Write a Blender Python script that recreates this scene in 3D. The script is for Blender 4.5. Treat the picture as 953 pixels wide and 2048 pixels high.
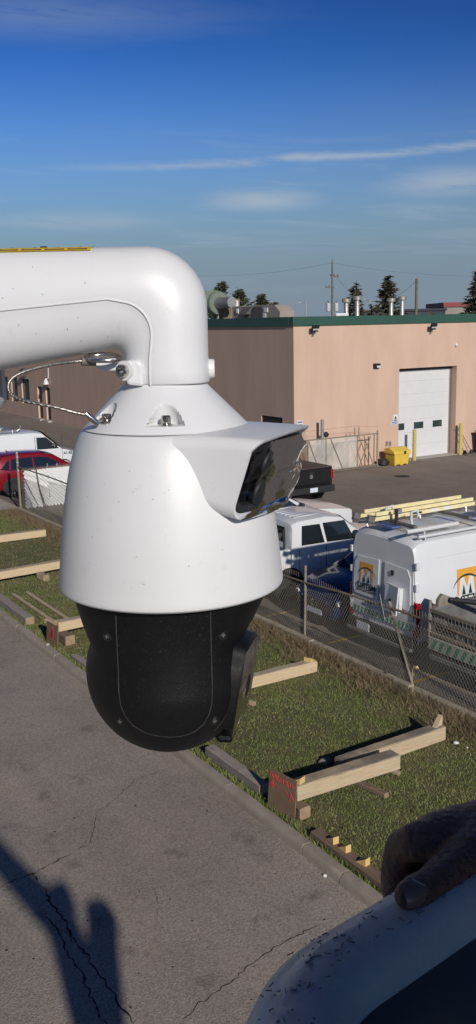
import bpy, bmesh, math, random
from mathutils import Vector, Matrix
random.seed(7)
R = math.radians
sc = bpy.context.scene
for o in list(bpy.data.objects): bpy.data.objects.remove(o)
# ------------------------------------------------------------------ camera
# world frame: +Y runs along the street, +X across it (road < kerb 6.34 < lawn < fence 11.2 < lot < building 23.9)
F, PITCH, ROLL, H, TH = 1890., 0.19807, 0.01983, 6.6, 0.5556
cT, sT, cP, sP, cR, sR = math.cos(TH), math.sin(TH), math.cos(PITCH), math.sin(PITCH), math.cos(ROLL), math.sin(ROLL)
def c2w(x, y, z=0.0):
    """camera-heading frame (right, ahead, up from the camera) -> world"""
    return Vector((x*cT + y*sT, -x*sT + y*cT, z + H))
def cray(px, py):
    u, v = (px-476.5)/F, (py-1024.)/F
    u, v = cR*u - sR*v, sR*u + cR*v
    return Vector((u, cP - v*sP, -sP - v*cP))
def cpt(px, py, ahead):
    r = cray(px, py); return r*(ahead/r.y)
def gp(px, py, z=0.0):
    r = cray(px, py); k = (z-H)/r.z; p = c2w(r.x*k, r.y*k); p.z = z; return p
def onY(px, py, Y):
    r = cray(px, py); w = Vector((r.x*cT + r.y*sT, -r.x*sT + r.y*cT, r.z)); return w*(Y/w.y) + Vector((0, 0, H))
def onX(px, py, X):
    r = cray(px, py); w = Vector((r.x*cT + r.y*sT, -r.x*sT + r.y*cT, r.z)); return w*(X/w.x) + Vector((0, 0, H))
cam = bpy.data.cameras.new('camera'); co = bpy.data.objects.new('camera', cam); sc.collection.objects.link(co)
cam.sensor_fit = 'VERTICAL'; cam.sensor_height = 24.; cam.lens = 24.*F/2048.; cam.clip_start = 0.02; cam.clip_end = 6000
def rotw(v): return Vector((v[0]*cT + v[1]*sT, -v[0]*sT + v[1]*cT, v[2]))
fw = rotw((0, cP, -sP)); rt = rotw((cR, -sR*sP, -sR*cP)); up = rt.cross(fw)
mm = Matrix((rt, up, -fw)).transposed().to_4x4(); mm.translation = (0, 0, H); co.matrix_world = mm
sc.camera = co
# ------------------------------------------------------------------ sun, sky, exposure
SUN_EL, SUN_R = R(24), R(-11)
sunv = Vector((math.sin(SUN_R)*math.cos(SUN_EL), -math.cos(SUN_R)*math.cos(SUN_EL), math.sin(SUN_EL)))
sl = bpy.data.lights.new('sun', 'SUN'); sl.energy = 2.35; sl.angle = R(0.9); sl.color = (1, .93, .83)
so = bpy.data.objects.new('sun', sl); sc.collection.objects.link(so); so.rotation_euler = sunv.to_track_quat('Z', 'Y').to_euler(); so.location = (0, -30, 60)
w = bpy.data.worlds.new('World'); sc.world = w; w.use_nodes = True
nt = w.node_tree; N = nt.nodes; L = nt.links; N.clear()
def nd(t, **k):
    n = N.new(t)
    for a, b in k.items(): setattr(n, a, b)
    return n
out = nd('ShaderNodeOutputWorld'); bg = nd('ShaderNodeBackground'); bg.inputs[1].default_value = 0.15
sky = nd('ShaderNodeTexSky', sky_type='NISHITA', sun_disc=False, sun_elevation=SUN_EL, sun_rotation=math.pi - SUN_R, altitude=150, air_density=1.0, dust_density=0.4, ozone_density=2.0)
# thin cirrus, laid out by direction and elevation on the sky itself
tc = nd('ShaderNodeTexCoord'); sx = nd('ShaderNodeSeparateXYZ'); L.new(tc.outputs['Generated'], sx.inputs[0])
def mth(op, a, b=None, c=None):
    n = nd('ShaderNodeMath', operation=op)
    for i, v in enumerate((a, b, c)):
        if v is None: continue
        if isinstance(v, (int, float)): n.inputs[i].default_value = v
        else: L.new(v, n.inputs[i])
    return n.outputs[0]
az = mth('ARCTAN2', sx.outputs[0], sx.outputs[1]); elv = mth('ARCSINE', sx.outputs[2])
def noise2(sa, se, scale, det, rough, dist=0.0, off=0.0):
    cb = nd('ShaderNodeCombineXYZ'); L.new(mth('MULTIPLY', az, sa), cb.inputs[0]); L.new(mth('MULTIPLY_ADD', elv, se, mth('MULTIPLY', az, off)), cb.inputs[1])
    n = nd('ShaderNodeTexNoise'); n.inputs['Scale'].default_value = scale; n.inputs['Detail'].default_value = det; n.inputs['Roughness'].default_value = rough; n.inputs['Distortion'].default_value = dist
    L.new(cb.outputs[0], n.inputs['Vector']); return n.outputs[0]
def ramp(v, a, b):
    n = nd('ShaderNodeMapRange', clamp=True, interpolation_type='SMOOTHSTEP'); n.inputs[1].default_value = a; n.inputs[2].default_value = b; L.new(v, n.inputs[0]); return n.outputs[0]
def band(v, c, hw):
    return ramp(mth('ABSOLUTE', mth('SUBTRACT', v, c)), hw, 0.0)
wisp = noise2(2.2, 26., 1.6, 8., .62, .5, 1.5)
fine = noise2(9., 70., 1.0, 6., .65, .4, 4.)
cir = mth('MULTIPLY', ramp(wisp, .50, .78), mth('MULTIPLY', band(elv, .10, .12), 0.7))
# one long contrail and two soft lens-shaped wisps
ce = mth('MULTIPLY_ADD', az, .030, .1395)
wob = mth('MULTIPLY', mth('SUBTRACT', noise2(7., 0., 1.3, 4., .6), .5), .014)
trail = mth('MULTIPLY', band(mth('SUBTRACT', elv, mth('ADD', ce, wob)), 0., .0065), ramp(fine, .25, .62))
trail = mth('MULTIPLY', trail, mth('MULTIPLY', ramp(az, .30, .62), .75))
def lens(a0, e0, ra, re, k):
    d = mth('SQRT', mth('ADD', mth('POWER', mth('DIVIDE', mth('SUBTRACT', az, a0), ra), 2.), mth('POWER', mth('DIVIDE', mth('SUBTRACT', elv, e0), re), 2.)))
    return mth('MULTIPLY', mth('MULTIPLY', ramp(mth('ADD', d, mth('MULTIPLY', mth('SUBTRACT', fine, .5), 1.1)), 1.05, .1), k), ramp(fine, .2, .6))
cl = mth('MAXIMUM', cir, trail)
for a in ((.585, .120, .080, .015, .80), (.775, .131, .095, .020, .70), (.40, .102, .13, .014, .45), (.81, .082, .10, .008, .25), (.36, .285, .28, .030, .22)):
    cl = mth('MAXIMUM', cl, lens(*a))
gm_ = nd('ShaderNodeGamma'); gm_.inputs[1].default_value = 2.5; L.new(sky.outputs[0], gm_.inputs[0])
tn_ = nd('ShaderNodeMixRGB', blend_type='MULTIPLY'); tn_.inputs[0].default_value = 1; L.new(gm_.outputs[0], tn_.inputs[1]); tn_.inputs[2].default_value = (.0140, .0180, .0212, 1)
hz_ = nd('ShaderNodeMixRGB'); L.new(mth('MULTIPLY', ramp(elv, .27, .03), .96), hz_.inputs[0]); L.new(tn_.outputs[0], hz_.inputs[1]); hz_.inputs[2].default_value = (.88, 1.14, 1.50, 1)   # greyish haze low over the horizon
mx = nd('ShaderNodeMixRGB'); L.new(cl, mx.inputs[0]); L.new(hz_.outputs[0], mx.inputs[1]); mx.inputs[2].default_value = (1.75, 2.05, 2.45, 1)
L.new(mx.outputs[0], bg.inputs[0]); L.new(bg.outputs[0], out.inputs[0])
sc.view_settings.view_transform = 'Standard'; sc.view_settings.look = 'None'; sc.view_settings.gamma = 1; sc.view_settings.exposure = 0.56
sc.render.engine = 'CYCLES'; sc.render.resolution_x = 476; sc.render.resolution_y = 1024

# ------------------------------------------------------------------ materials
MATS = {}
def mat(name, col, rough=.6, metal=0., var=.12, scale=6., bump=0., bscale=60., spec=.5, coat=0., stretch=(1, 1, 1), col2=None, det=5., speck=0., speckcol=(.02, .02, .02), speckscale=40., island=0., trans=0., emis=None):
    if name in MATS: return MATS[name]
    m = bpy.data.materials.new(name); m.use_nodes = True; t = m.node_tree; n = t.nodes; l = t.links
    b = n['Principled BSDF']; b.inputs['Roughness'].default_value = rough; b.inputs['Metallic'].default_value = metal
    b.inputs['Specular IOR Level'].default_value = spec; b.inputs['Coat Weight'].default_value = coat; b.inputs['Coat Roughness'].default_value = .06
    if trans: b.inputs['Transmission Weight'].default_value = trans
    if emis: b.inputs['Emission Color'].default_value = (*emis, 1); b.inputs['Emission Strength'].default_value = 1
    tcn = n.new('ShaderNodeTexCoord'); mp = n.new('ShaderNodeMapping'); mp.inputs['Scale'].default_value = stretch; l.new(tcn.outputs['Object'], mp.inputs[0])
    no = n.new('ShaderNodeTexNoise'); no.inputs['Scale'].default_value = scale; no.inputs['Detail'].default_value = det; no.inputs['Roughness'].default_value = .6; l.new(mp.outputs[0], no.inputs[0])
    cr = n.new('ShaderNodeValToRGB'); e = cr.color_ramp.elements; c2 = col2 or tuple(c*(1-var) for c in col); c1 = col if col2 else tuple(min(1, c*(1+var)) for c in col)
    e[0].position = .3; e[0].color = (*c2, 1); e[1].position = .7; e[1].color = (*c1, 1); l.new(no.outputs[0], cr.inputs[0]); src = cr.outputs[0]
    if island:
        g = n.new('ShaderNodeNewGeometry'); mr = n.new('ShaderNodeMapRange'); mr.inputs[3].default_value = 1-island; mr.inputs[4].default_value = 1+island; l.new(g.outputs['Random Per Island'], mr.inputs[0])
        mu = n.new('ShaderNodeMixRGB'); mu.blend_type = 'MULTIPLY'; mu.inputs[0].default_value = 1; l.new(src, mu.inputs[1]); l.new(mr.outputs[0], mu.inputs[2]); src = mu.outputs[0]
    if speck:
        v = n.new('ShaderNodeTexNoise'); v.inputs['Scale'].default_value = speckscale; v.inputs['Detail'].default_value = 3; l.new(mp.outputs[0], v.inputs[0])
        mr = n.new('ShaderNodeMapRange'); mr.inputs[1].default_value = .66; mr.inputs[2].default_value = .74; mr.inputs[4].default_value = speck; l.new(v.outputs[0], mr.inputs[0])
        mu = n.new('ShaderNodeMixRGB'); l.new(mr.outputs[0], mu.inputs[0]); l.new(src, mu.inputs[1]); mu.inputs[2].default_value = (*speckcol, 1); src = mu.outputs[0]
    l.new(src, b.inputs['Base Color'])
    if bump:
        nb = n.new('ShaderNodeTexNoise'); nb.inputs['Scale'].default_value = bscale; nb.inputs['Detail'].default_value = 4; l.new(mp.outputs[0], nb.inputs[0])
        bp = n.new('ShaderNodeBump'); bp.inputs['Strength'].default_value = min(1, bump); bp.inputs['Distance'].default_value = .02*bump if bump > 1 else .02; l.new(nb.outputs[0], bp.inputs['Height']); l.new(bp.outputs[0], b.inputs['Normal'])
    MATS[name] = m; return m
def asphalt(name, base, tint, seed=0.0, stain=.35, speckle=1.0):
    m = bpy.data.materials.new(name); m.use_nodes = True; t = m.node_tree; n = t.nodes; l = t.links; b = n['Principled BSDF']
    b.inputs['Roughness'].default_value = .88; b.inputs['Specular IOR Level'].default_value = .3
    tcn = n.new('ShaderNodeTexCoord'); mp = n.new('ShaderNodeMapping'); mp.inputs['Location'].default_value = (seed, seed*1.7, 0); l.new(tcn.outputs['Object'], mp.inputs[0])
    def noi(s, d, r=.6, st=None):
        x = n.new('ShaderNodeTexNoise'); x.inputs['Scale'].default_value = s; x.inputs['Detail'].default_value = d; x.inputs['Roughness'].default_value = r
        if st:
            q = n.new('ShaderNodeMapping'); q.inputs['Scale'].default_value = st; l.new(tcn.outputs['Object'], q.inputs[0]); l.new(q.outputs[0], x.inputs[0])
        else: l.new(mp.outputs[0], x.inputs[0])
        return x.outputs[0]
    def mr(v, a, c, d, e):
        x = n.new('ShaderNodeMapRange'); x.inputs[1].default_value = a; x.inputs[2].default_value = c; x.inputs[3].default_value = d; x.inputs[4].default_value = e; l.new(v, x.inputs[0]); return x.outputs[0]
    def mul(a, c):
        x = n.new('ShaderNodeMath'); x.operation = 'MULTIPLY'; l.new(a, x.inputs[0]); l.new(c, x.inputs[1]); return x.outputs[0]
    agg = n.new('ShaderNodeTexVoronoi'); agg.inputs['Scale'].default_value = 62; l.new(mp.outputs[0], agg.inputs[0])
    sep = n.new('ShaderNodeSeparateColor'); l.new(agg.outputs['Color'], sep.inputs[0])
    v = mr(sep.outputs[0], 0, 1, 1-.28*speckle, 1+.28*speckle)
    v = mul(v, mr(noi(190, 3, .7), .3, .7, 1-.16*speckle, 1+.16*speckle))
    v = mul(v, mr(noi(.35, 5), .3, .7, .86, 1.12)); v = mul(v, mr(noi(1.1, 6, .6, (1, .12, 1)), .32, .68, .92, 1.07))
    v = mul(v, mr(noi(1.7, 4, .55), .60, .74, 1.0, 1-stain)); v = mul(v, mr(noi(6.5, 3, .5), .66, .78, 1.0, 1-stain*.9))
    cb = n.new('ShaderNodeMixRGB'); cb.blend_type = 'MULTIPLY'; cb.inputs[0].default_value = 1
    ti = n.new('ShaderNodeMixRGB'); ti.inputs[1].default_value = (*base, 1); ti.inputs[2].default_value = (*tint, 1); l.new(mr(noi(.8, 4), .35, .65, 0, 1), ti.inputs[0])
    l.new(ti.outputs[0], cb.inputs[1]); l.new(v, cb.inputs[2]); l.new(cb.outputs[0], b.inputs['Base Color'])
    bp = n.new('ShaderNodeBump'); bp.inputs['Strength'].default_value = .6; bp.inputs['Distance'].default_value = .006; l.new(agg.outputs['Distance'], bp.inputs['Height']); l.new(bp.outputs[0], b.inputs['Normal'])
    MATS[name] = m; return m
def wood(name, a, b2, axis=0, top=None):
    m = mat(name, a, rough=.8, col2=b2, scale=3.2, stretch=tuple(1.0 if i == axis else 14.0 for i in range(3)), det=9., bump=.5, bscale=9., spec=.25, speck=.55, speckcol=tuple(c*.45 for c in b2), speckscale=2.6)
    if top:   # grey weathering on the faces that lie open to the rain
        t = m.node_tree; n = t.nodes; l = t.links; b = n['Principled BSDF']; src = b.inputs['Base Color'].links[0].from_socket
        g = n.new('ShaderNodeNewGeometry'); sp = n.new('ShaderNodeSeparateXYZ'); l.new(g.outputs['True Normal'], sp.inputs[0]); tcn = n.new('ShaderNodeTexCoord'); no = n.new('ShaderNodeTexNoise'); no.inputs['Scale'].default_value = 2.5; no.inputs['Detail'].default_value = 6; l.new(tcn.outputs['Object'], no.inputs[0])
        a1 = n.new('ShaderNodeMapRange'); a1.inputs[1].default_value = .5; a1.inputs[2].default_value = .8; l.new(sp.outputs[2], a1.inputs[0]); a2 = n.new('ShaderNodeMapRange'); a2.inputs[1].default_value = .38; a2.inputs[2].default_value = .60; a2.inputs[3].default_value = .15; a2.inputs[4].default_value = .9; l.new(no.outputs[0], a2.inputs[0])
        mu = n.new('ShaderNodeMath'); mu.operation = 'MULTIPLY'; l.new(a1.outputs[0], mu.inputs[0]); l.new(a2.outputs[0], mu.inputs[1]); mx = n.new('ShaderNodeMixRGB'); l.new(mu.outputs[0], mx.inputs[0]); l.new(src, mx.inputs[1]); mx.inputs[2].default_value = (*top, 1); l.new(mx.outputs[0], b.inputs['Base Color'])
    return m
def film_mat():
    m = bpy.data.materials.new('clear_film'); m.use_nodes = True; t = m.node_tree; n = t.nodes; l = t.links; n.clear()
    o = n.new('ShaderNodeOutputMaterial'); tr = n.new('ShaderNodeBsdfTransparent'); tr.inputs[0].default_value = (.93, .95, .99, 1)
    g = n.new('ShaderNodeBsdfGlossy'); g.inputs[1].default_value = .06; fr = n.new('ShaderNodeFresnel'); fr.inputs[0].default_value = 1.22
    d = n.new('ShaderNodeBsdfDiffuse'); d.inputs[0].default_value = (.75, .78, .82, 1)
    tcn = n.new('ShaderNodeTexCoord'); no = n.new('ShaderNodeTexNoise'); no.inputs['Scale'].default_value = 42; no.inputs['Detail'].default_value = 3; no.inputs['Distortion'].default_value = 1.2; l.new(tcn.outputs['Object'], no.inputs[0])
    rp = n.new('ShaderNodeMapRange'); rp.inputs[1].default_value = .54; rp.inputs[2].default_value = .72; rp.inputs[4].default_value = .05; l.new(no.outputs[0], rp.inputs[0])
    bp = n.new('ShaderNodeBump'); bp.inputs['Strength'].default_value = .35; bp.inputs['Distance'].default_value = .003; l.new(no.outputs[0], bp.inputs['Height']); l.new(bp.outputs[0], g.inputs['Normal']); l.new(bp.outputs[0], fr.inputs['Normal'])
    m1 = n.new('ShaderNodeMixShader'); l.new(rp.outputs[0], m1.inputs[0]); l.new(tr.outputs[0], m1.inputs[1]); l.new(d.outputs[0], m1.inputs[2])
    m2 = n.new('ShaderNodeMixShader'); l.new(fr.outputs[0], m2.inputs[0]); l.new(m1.outputs[0], m2.inputs[1]); l.new(g.outputs[0], m2.inputs[2]); l.new(m2.outputs[0], o.inputs[0])
    return m
FILM = film_mat(); FILM_REFL = FILM.copy(); FILM_REFL.name = 'blue_reflection_film'  # film copy with the bluish reflections painted in as blue diffuse
for n_ in FILM_REFL.node_tree.nodes:
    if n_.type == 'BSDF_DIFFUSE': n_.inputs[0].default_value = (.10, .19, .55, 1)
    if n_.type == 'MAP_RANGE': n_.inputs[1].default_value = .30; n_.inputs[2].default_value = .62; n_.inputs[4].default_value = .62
M = {}
M['road'] = asphalt('road_asphalt', (.300, .262, .225), (.330, .282, .236), 3.1, .42)
M['lot'] = asphalt('lot_asphalt', (.215, .183, .158), (.240, .203, .172), 9.3, .22, .55)
M['land'] = mat('far_land', (.11, .10, .06), .95, col2=(.07, .075, .04), scale=.05)
M['soil'] = mat('lawn_soil', (.085, .085, .032), .95, col2=(.150, .115, .062), scale=1.3, bump=.6, bscale=30)
M['grass'] = mat('grass_blades', (.155, .240, .052), .7, col2=(.275, .255, .108), scale=1.5, island=.5, spec=.25, det=8.)
M['weeds'] = mat('dry_weeds', (.26, .195, .115), .85, col2=(.13, .095, .06), scale=2.2, island=.45, spec=.2)
M['concrete'] = mat('kerb_concrete', (.42, .365, .285), .9, col2=(.32, .275, .21), scale=5, bump=.5, bscale=90, speck=.5, speckcol=(.14, .11, .08), speckscale=30)
M['apron'] = mat('apron_concrete', (.44, .41, .36), .9, col2=(.36, .33, .29), scale=1.5, bump=.2, bscale=60)
M['stucco'] = mat('pink_stucco', (.61, .435, .335), .93, col2=(.54, .375, .282), scale=1.3, bump=.35, bscale=55, spec=.2, stretch=(1, 1, .22))
M['flash'] = mat('green_flashing', (.030, .085, .062), .45, var=.12, scale=.6, bump=.05, bscale=2, spec=.5)
M['roofm'] = mat('roof_gravel', (.20, .19, .18), .95, var=.2, scale=20)
M['white_paint'] = mat('white_paint', (.64, .64, .64), .4, var=.02, scale=3, coat=.1)
M['car_white'] = mat('car_white', (.66, .67, .68), .32, var=.03, scale=1.2, coat=.5)
M['car_red'] = mat('car_red', (.22, .006, .012), .28, var=.05, scale=1, coat=.9, metal=.2)
M['car_navy'] = mat('car_navy', (.018, .032, .095), .25, var=.05, scale=1, coat=.9, metal=.2)
M['car_black'] = mat('car_black', (.010, .010, .011), .35, var=.05, scale=1, coat=.4)
M['car_glass'] = mat('car_glass', (.012, .016, .020), .05, var=.1, scale=2, spec=.8)
M['tint_glass'] = mat('tint_glass', (.03, .05, .05), .05, var=.3, scale=3, spec=.8)
M['black_plastic'] = mat('black_plastic', (.018, .018, .019), .6, var=.2, scale=9)
M['tyre'] = mat('tyre_rubber', (.020, .020, .020), .85, var=.2, scale=12)
M['alloy'] = mat('wheel_alloy', (.50, .50, .51), .35, metal=.8, var=.05)
M['chrome'] = mat('chrome', (.75, .75, .76), .16, metal=1, var=.03)
M['red_lens'] = mat('red_lens', (.30, .008, .010), .2, var=.1, coat=.6)
M['lamp_clear'] = mat('lamp_clear', (.62, .64, .66), .12, var=.2, scale=25, coat=.6)
M['plate_white'] = mat('licence_plate', (.62, .66, .72), .5, var=.05)
M['grey_steel'] = mat('grey_steel', (.165, .160, .150), .65, var=.25, scale=5, bump=.1, metal=.2)
M['galv'] = mat('galvanised', (.36, .36, .34), .5, metal=.6, var=.25, scale=14)
M['galv_post'] = mat('weathered_post', (.30, .265, .21), .75, col2=(.22, .18, .13), scale=8, metal=.2)
M['rust'] = mat('rusty_pipe', (.155, .095, .060), .85, col2=(.24, .19, .14), scale=14, bump=.3)
M['wire'] = mat('chain_wire', (.20, .175, .14), .7, metal=.3, var=.25, scale=3)
M['slat'] = mat('white_slat', (.78, .78, .76), .6, var=.06, scale=4)
M['slat_dull'] = mat('dull_slat', (.52, .50, .45), .75, var=.15, scale=2.0)
M['yellow'] = mat('yellow_plastic', (.66, .46, .06), .5, var=.10, scale=4)
M['bollard'] = mat('bollard_yellow', (.60, .47, .12), .6, col2=(.48, .38, .12), scale=9, bump=.15, speck=.8, speckcol=(.06, .05, .04), speckscale=16)
M['ladder'] = mat('ladder_yellow', (.74, .65, .36), .5, var=.1, scale=6)
M['alu'] = mat('aluminium', (.62, .62, .62), .35, metal=.9, var=.08)
M['wood_new'] = wood('timber_pale', (.64, .50, .32), (.52, .385, .235), 0, (.44, .37, .28))
M['wood_old'] = wood('timber_weathered', (.58, .46, .30), (.43, .33, .215), 0, (.20, .175, .15))
M['wood_grey'] = wood('timber_grey', (.40, .345, .30), (.28, .23, .195), 1)
M['wood_brown'] = wood('timber_brown', (.26, .185, .13), (.175, .12, .085), 1)
M['wood_cut'] = mat('fresh_cut', (.70, .50, .20), .8, col2=(.60, .41, .15), scale=14)
M['end_grain'] = mat('end_grain', (.38, .27, .17), .9, col2=(.24, .16, .10), scale=16, bump=.3)
M['board'] = mat('hardboard', (.22, .145, .085), .85, col2=(.175, .115, .07), scale=7)
M['spray'] = mat('red_spray', (.50, .06, .055), .7, var=.15, scale=60)
M['ptz_white'] = mat('powder_white', (.70, .70, .70), .36, var=.03, scale=9, bump=.08, bscale=1500, spec=.5, speck=.16, speckcol=(.42, .41, .39), speckscale=70)
M['ptz_clean'] = mat('powder_white_clean', (.71, .71, .712), .36, var=.012, scale=14, bump=.10, bscale=1500, spec=.45)
M['ptz_black'] = mat('powder_black', (.0055, .0055, .006), .42, var=.2, scale=60, bump=.22, bscale=1700, spec=.36, speck=.45, speckcol=(.13, .12, .11), speckscale=620)
M['seam'] = mat('seam_dust', (.035, .035, .034), .7, var=.3, scale=200)
M['steel'] = mat('stainless', (.58, .55, .51), .22, metal=1, var=.08, scale=60)
M['cable'] = mat('steel_cable', (.30, .28, .255), .35, metal=.9, var=.4, scale=400)
M['sticker'] = mat('yellow_sticker', (.74, .48, .045), .5, var=.04)
M['ink'] = mat('black_ink', (.02, .02, .02), .6, var=.1)
M['lens_glass'] = mat('lens_glass', (.008, .009, .011), .05, var=.2, scale=30, spec=.5)
M['bucket'] = mat('fibreglass', (.60, .63, .64), .42, col2=(.46, .49, .50), scale=9, bump=.10, bscale=120, coat=.15)
M['inside_shade'] = mat('shaded_bucket_inside', (.12, .13, .115), .6, var=.2, scale=7)  # inner wall of the bucket, its deep shade put into the dark colour
M['scuff'] = mat('scuff_mark', (.15, .155, .165), .8, var=.2)
M['skin'] = mat('skin', (.135, .075, .056), .50, var=.25, scale=55, bump=.4, bscale=200, spec=.4)
M['nail'] = mat('nail', (.20, .125, .105), .3, var=.1, scale=80, coat=.3)
M['jacket'] = mat('jacket_cloth', (.020, .022, .028), .9, var=.2, scale=30)
M['denim'] = mat('denim', (.035, .045, .08), .9, var=.2, scale=40)
M['needle'] = mat('spruce_needles', (.040, .042, .022), .8, col2=(.075, .058, .034), scale=.8, island=.4)
M['green_needle'] = mat('pine_needles', (.045, .065, .026), .8, col2=(.070, .072, .032), scale=.8, island=.4)
M['bark'] = mat('bark', (.085, .065, .05), .9, var=.25, scale=5)
M['twig'] = mat('bare_twig', (.105, .080, .065), .9, var=.2, scale=3)
M['pole_wood'] = mat('utility_pole_wood', (.16, .13, .10), .9, var=.2, scale=3)
M['transformer'] = mat('transformer_grey', (.42, .45, .45), .5, var=.08)
M['porcelain'] = mat('vent_metal', (.52, .49, .44), .4, metal=.65, var=.2, scale=5)
M['hvac'] = mat('hvac_beige', (.33, .285, .25), .7, var=.08, scale=1)
M['hvac_dark'] = mat('hvac_dark', (.10, .09, .085), .8, var=.1)
M['drum'] = mat('blower_green', (.135, .175, .135), .6, col2=(.19, .20, .16), scale=2.5)
M['rusty_box'] = mat('rusty_box', (.20, .20, .13), .8, col2=(.20, .075, .035), scale=2.2, bump=.2)
M['green_frame'] = mat('window_green', (.02, .05, .042), .5, var=.15)
M['door_brown'] = mat('door_brown', (.055, .045, .045), .6, var=.1)
M['door_green'] = mat('door_green', (.022, .040, .018), .6, var=.15)
M['shade_white'] = mat('lamp_white', (.7, .7, .7), .5, var=.05)
M['crack'] = mat('crack_dark', (.022, .020, .019), .95, var=.3, scale=30)
M['oil'] = mat('yellow_line', (.48, .34, .06), .8, var=.3, scale=12)
M['orange'] = mat('print_orange', (.72, .34, .045), .45, var=.05)
M['print_green'] = mat('print_green', (.008, .035, .030), .5, var=.1)
M['chev'] = mat('chevron_green', (.010, .26, .13), .4, var=.08)
M['sign_white'] = mat('sign_white', (.70, .71, .70), .5, var=.05)
M['sign_blue'] = mat('sign_blue', (.07, .14, .30), .5, var=.1)
M['red_roof'] = mat('red_roof', (.25, .035, .035), .6, var=.1)
M['far_wall'] = mat('far_wall', (.30, .265, .24), .9, var=.1, scale=.2)
M['far_dark'] = mat('far_dark', (.05, .055, .07), .9, var=.2, scale=.2)
M['weed_leaf'] = mat('dry_leaf', (.50, .40, .20), .8, var=.2, scale=20)
M['pole_steel'] = mat('painted_steel', (.40, .41, .42), .5, metal=.3, var=.08)
M['film_blue'] = mat('film_blue', (.10, .16, .42), .25, var=.25, scale=40, coat=.4)

# ------------------------------------------------------------------ mesh helpers
COL = sc.collection
class MB:
    def __init__(s): s.v = []; s.f = []
    def add(s, vs, fs):
        o = len(s.v); s.v += [tuple(p) for p in vs]; s.f += [tuple(i+o for i in f) for f in fs]; return s
    def box(s, c, d, rz=0., ry=0., rx=0.):
        m = Matrix.Rotation(rz, 3, 'Z') @ Matrix.Rotation(ry, 3, 'Y') @ Matrix.Rotation(rx, 3, 'X'); c = Vector(c)
        vs = [c + m @ Vector((x*d[0]/2, y*d[1]/2, z*d[2]/2)) for x in (-1, 1) for y in (-1, 1) for z in (-1, 1)]
        return s.add(vs, [(0, 1, 3, 2), (4, 6, 7, 5), (0, 4, 5, 1), (2, 3, 7, 6), (0, 2, 6, 4), (1, 5, 7, 3)])
    def b2(s, a, b):
        return s.box([(a[i]+b[i])/2 for i in range(3)], [abs(b[i]-a[i]) for i in range(3)])
    def tube(s, pts, rad, n=8, cap=True):
        pts = [Vector(p) for p in pts]; rad = rad if isinstance(rad, (list, tuple)) else [rad]*len(pts); vs = []; fs = []
        t0 = (pts[1]-pts[0]).normalized(); a = t0.orthogonal().normalized()
        for i, p in enumerate(pts):
            t = (pts[min(i+1, len(pts)-1)] - pts[max(i-1, 0)]).normalized(); a = (a - t*a.dot(t)).normalized(); b = t.cross(a)
            for k in range(n):
                q = 2*math.pi*k/n; vs.append(p + (a*math.cos(q) + b*math.sin(q))*rad[i])
        for i in range(len(pts)-1):
            for k in range(n): fs.append((i*n+k, i*n+(k+1) % n, (i+1)*n+(k+1) % n, (i+1)*n+k))
        if cap: fs.append(tuple(reversed(range(n)))); fs.append(tuple((len(pts)-1)*n+k for k in range(n)))
        return s.add(vs, fs)
    def lathe(s, prof, n=32, c=(0, 0, 0), axis='Z', cap=True):
        vs = []; fs = []
        for r, z in prof:
            for k in range(n):
                a = 2*math.pi*k/n; p = (r*math.cos(a), r*math.sin(a), z)
                if axis == 'Y': p = (p[0], p[2], p[1])
                if axis == 'X': p = (p[2], p[0], p[1])
                vs.append((p[0]+c[0], p[1]+c[1], p[2]+c[2]))
        for i in range(len(prof)-1):
            for k in range(n): fs.append((i*n+k, i*n+(k+1) % n, (i+1)*n+(k+1) % n, (i+1)*n+k))
        if cap:
            if prof[0][0] > 1e-5: fs.append(tuple(reversed(range(n))))
            if prof[-1][0] > 1e-5: fs.append(tuple((len(prof)-1)*n+k for k in range(n)))
        return s.add(vs, fs)
    def prism(s, poly, f0, f1):
        """poly: list of 2D points; f0/f1 map a 2D point to 3D for the two caps"""
        n = len(poly); vs = [f0(*p) for p in poly] + [f1(*p) for p in poly]
        return s.add(vs, [tuple(reversed(range(n))), tuple(range(n, 2*n))] + [(i, (i+1) % n, n+(i+1) % n, n+i) for i in range(n)])
    def loft(s, rings, closed=True, cap=True):
        n = len(rings[0]); vs = [p for r in rings for p in r]; fs = []
        for i in range(len(rings)-1):
            for k in range(n if closed else n-1): fs.append((i*n+k, i*n+(k+1) % n, (i+1)*n+(k+1) % n, (i+1)*n+k))
        if cap and closed: fs.append(tuple(reversed(range(n)))); fs.append(tuple((len(rings)-1)*n+k for k in range(n)))
        return s.add(vs, fs)
    def build(s, name, m, parent=None, smooth=None, bevel=0., loc=None, segs=2, fixn=True):
        me = bpy.data.meshes.new(name); me.from_pydata(s.v, [], s.f); me.update()
        if fixn:
            bm = bmesh.new(); bm.from_mesh(me); bmesh.ops.remove_doubles(bm, verts=bm.verts, dist=1e-6); bmesh.ops.recalc_face_normals(bm, faces=bm.faces); bm.to_mesh(me); bm.free()
        me.materials.append(M[m] if isinstance(m, str) else m)
        o = bpy.data.objects.new(name, me); COL.objects.link(o)
        if parent is not None: o.parent = parent
        if loc is not None: o.location = loc
        if bevel:
            bv = o.modifiers.new('bevel', 'BEVEL'); bv.width = bevel; bv.segments = segs; bv.limit_method = 'ANGLE'; bv.angle_limit = R(35)
        if smooth is not None:
            for p in me.polygons: p.use_smooth = True
            me.set_sharp_from_angle(angle=R(smooth))
        return o
def tag(o, label, cat, group=None):
    o['label'] = label; o['category'] = cat
    if group: o['group'] = group
    return o
def thing(name, label, cat, loc=(0, 0, 0), rz=0., group=None):
    o = bpy.data.objects.new(name, None); COL.objects.link(o); o.location = loc; o.rotation_euler = (0, 0, rz); o.empty_display_size = .2
    return tag(o, label, cat, group)
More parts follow.
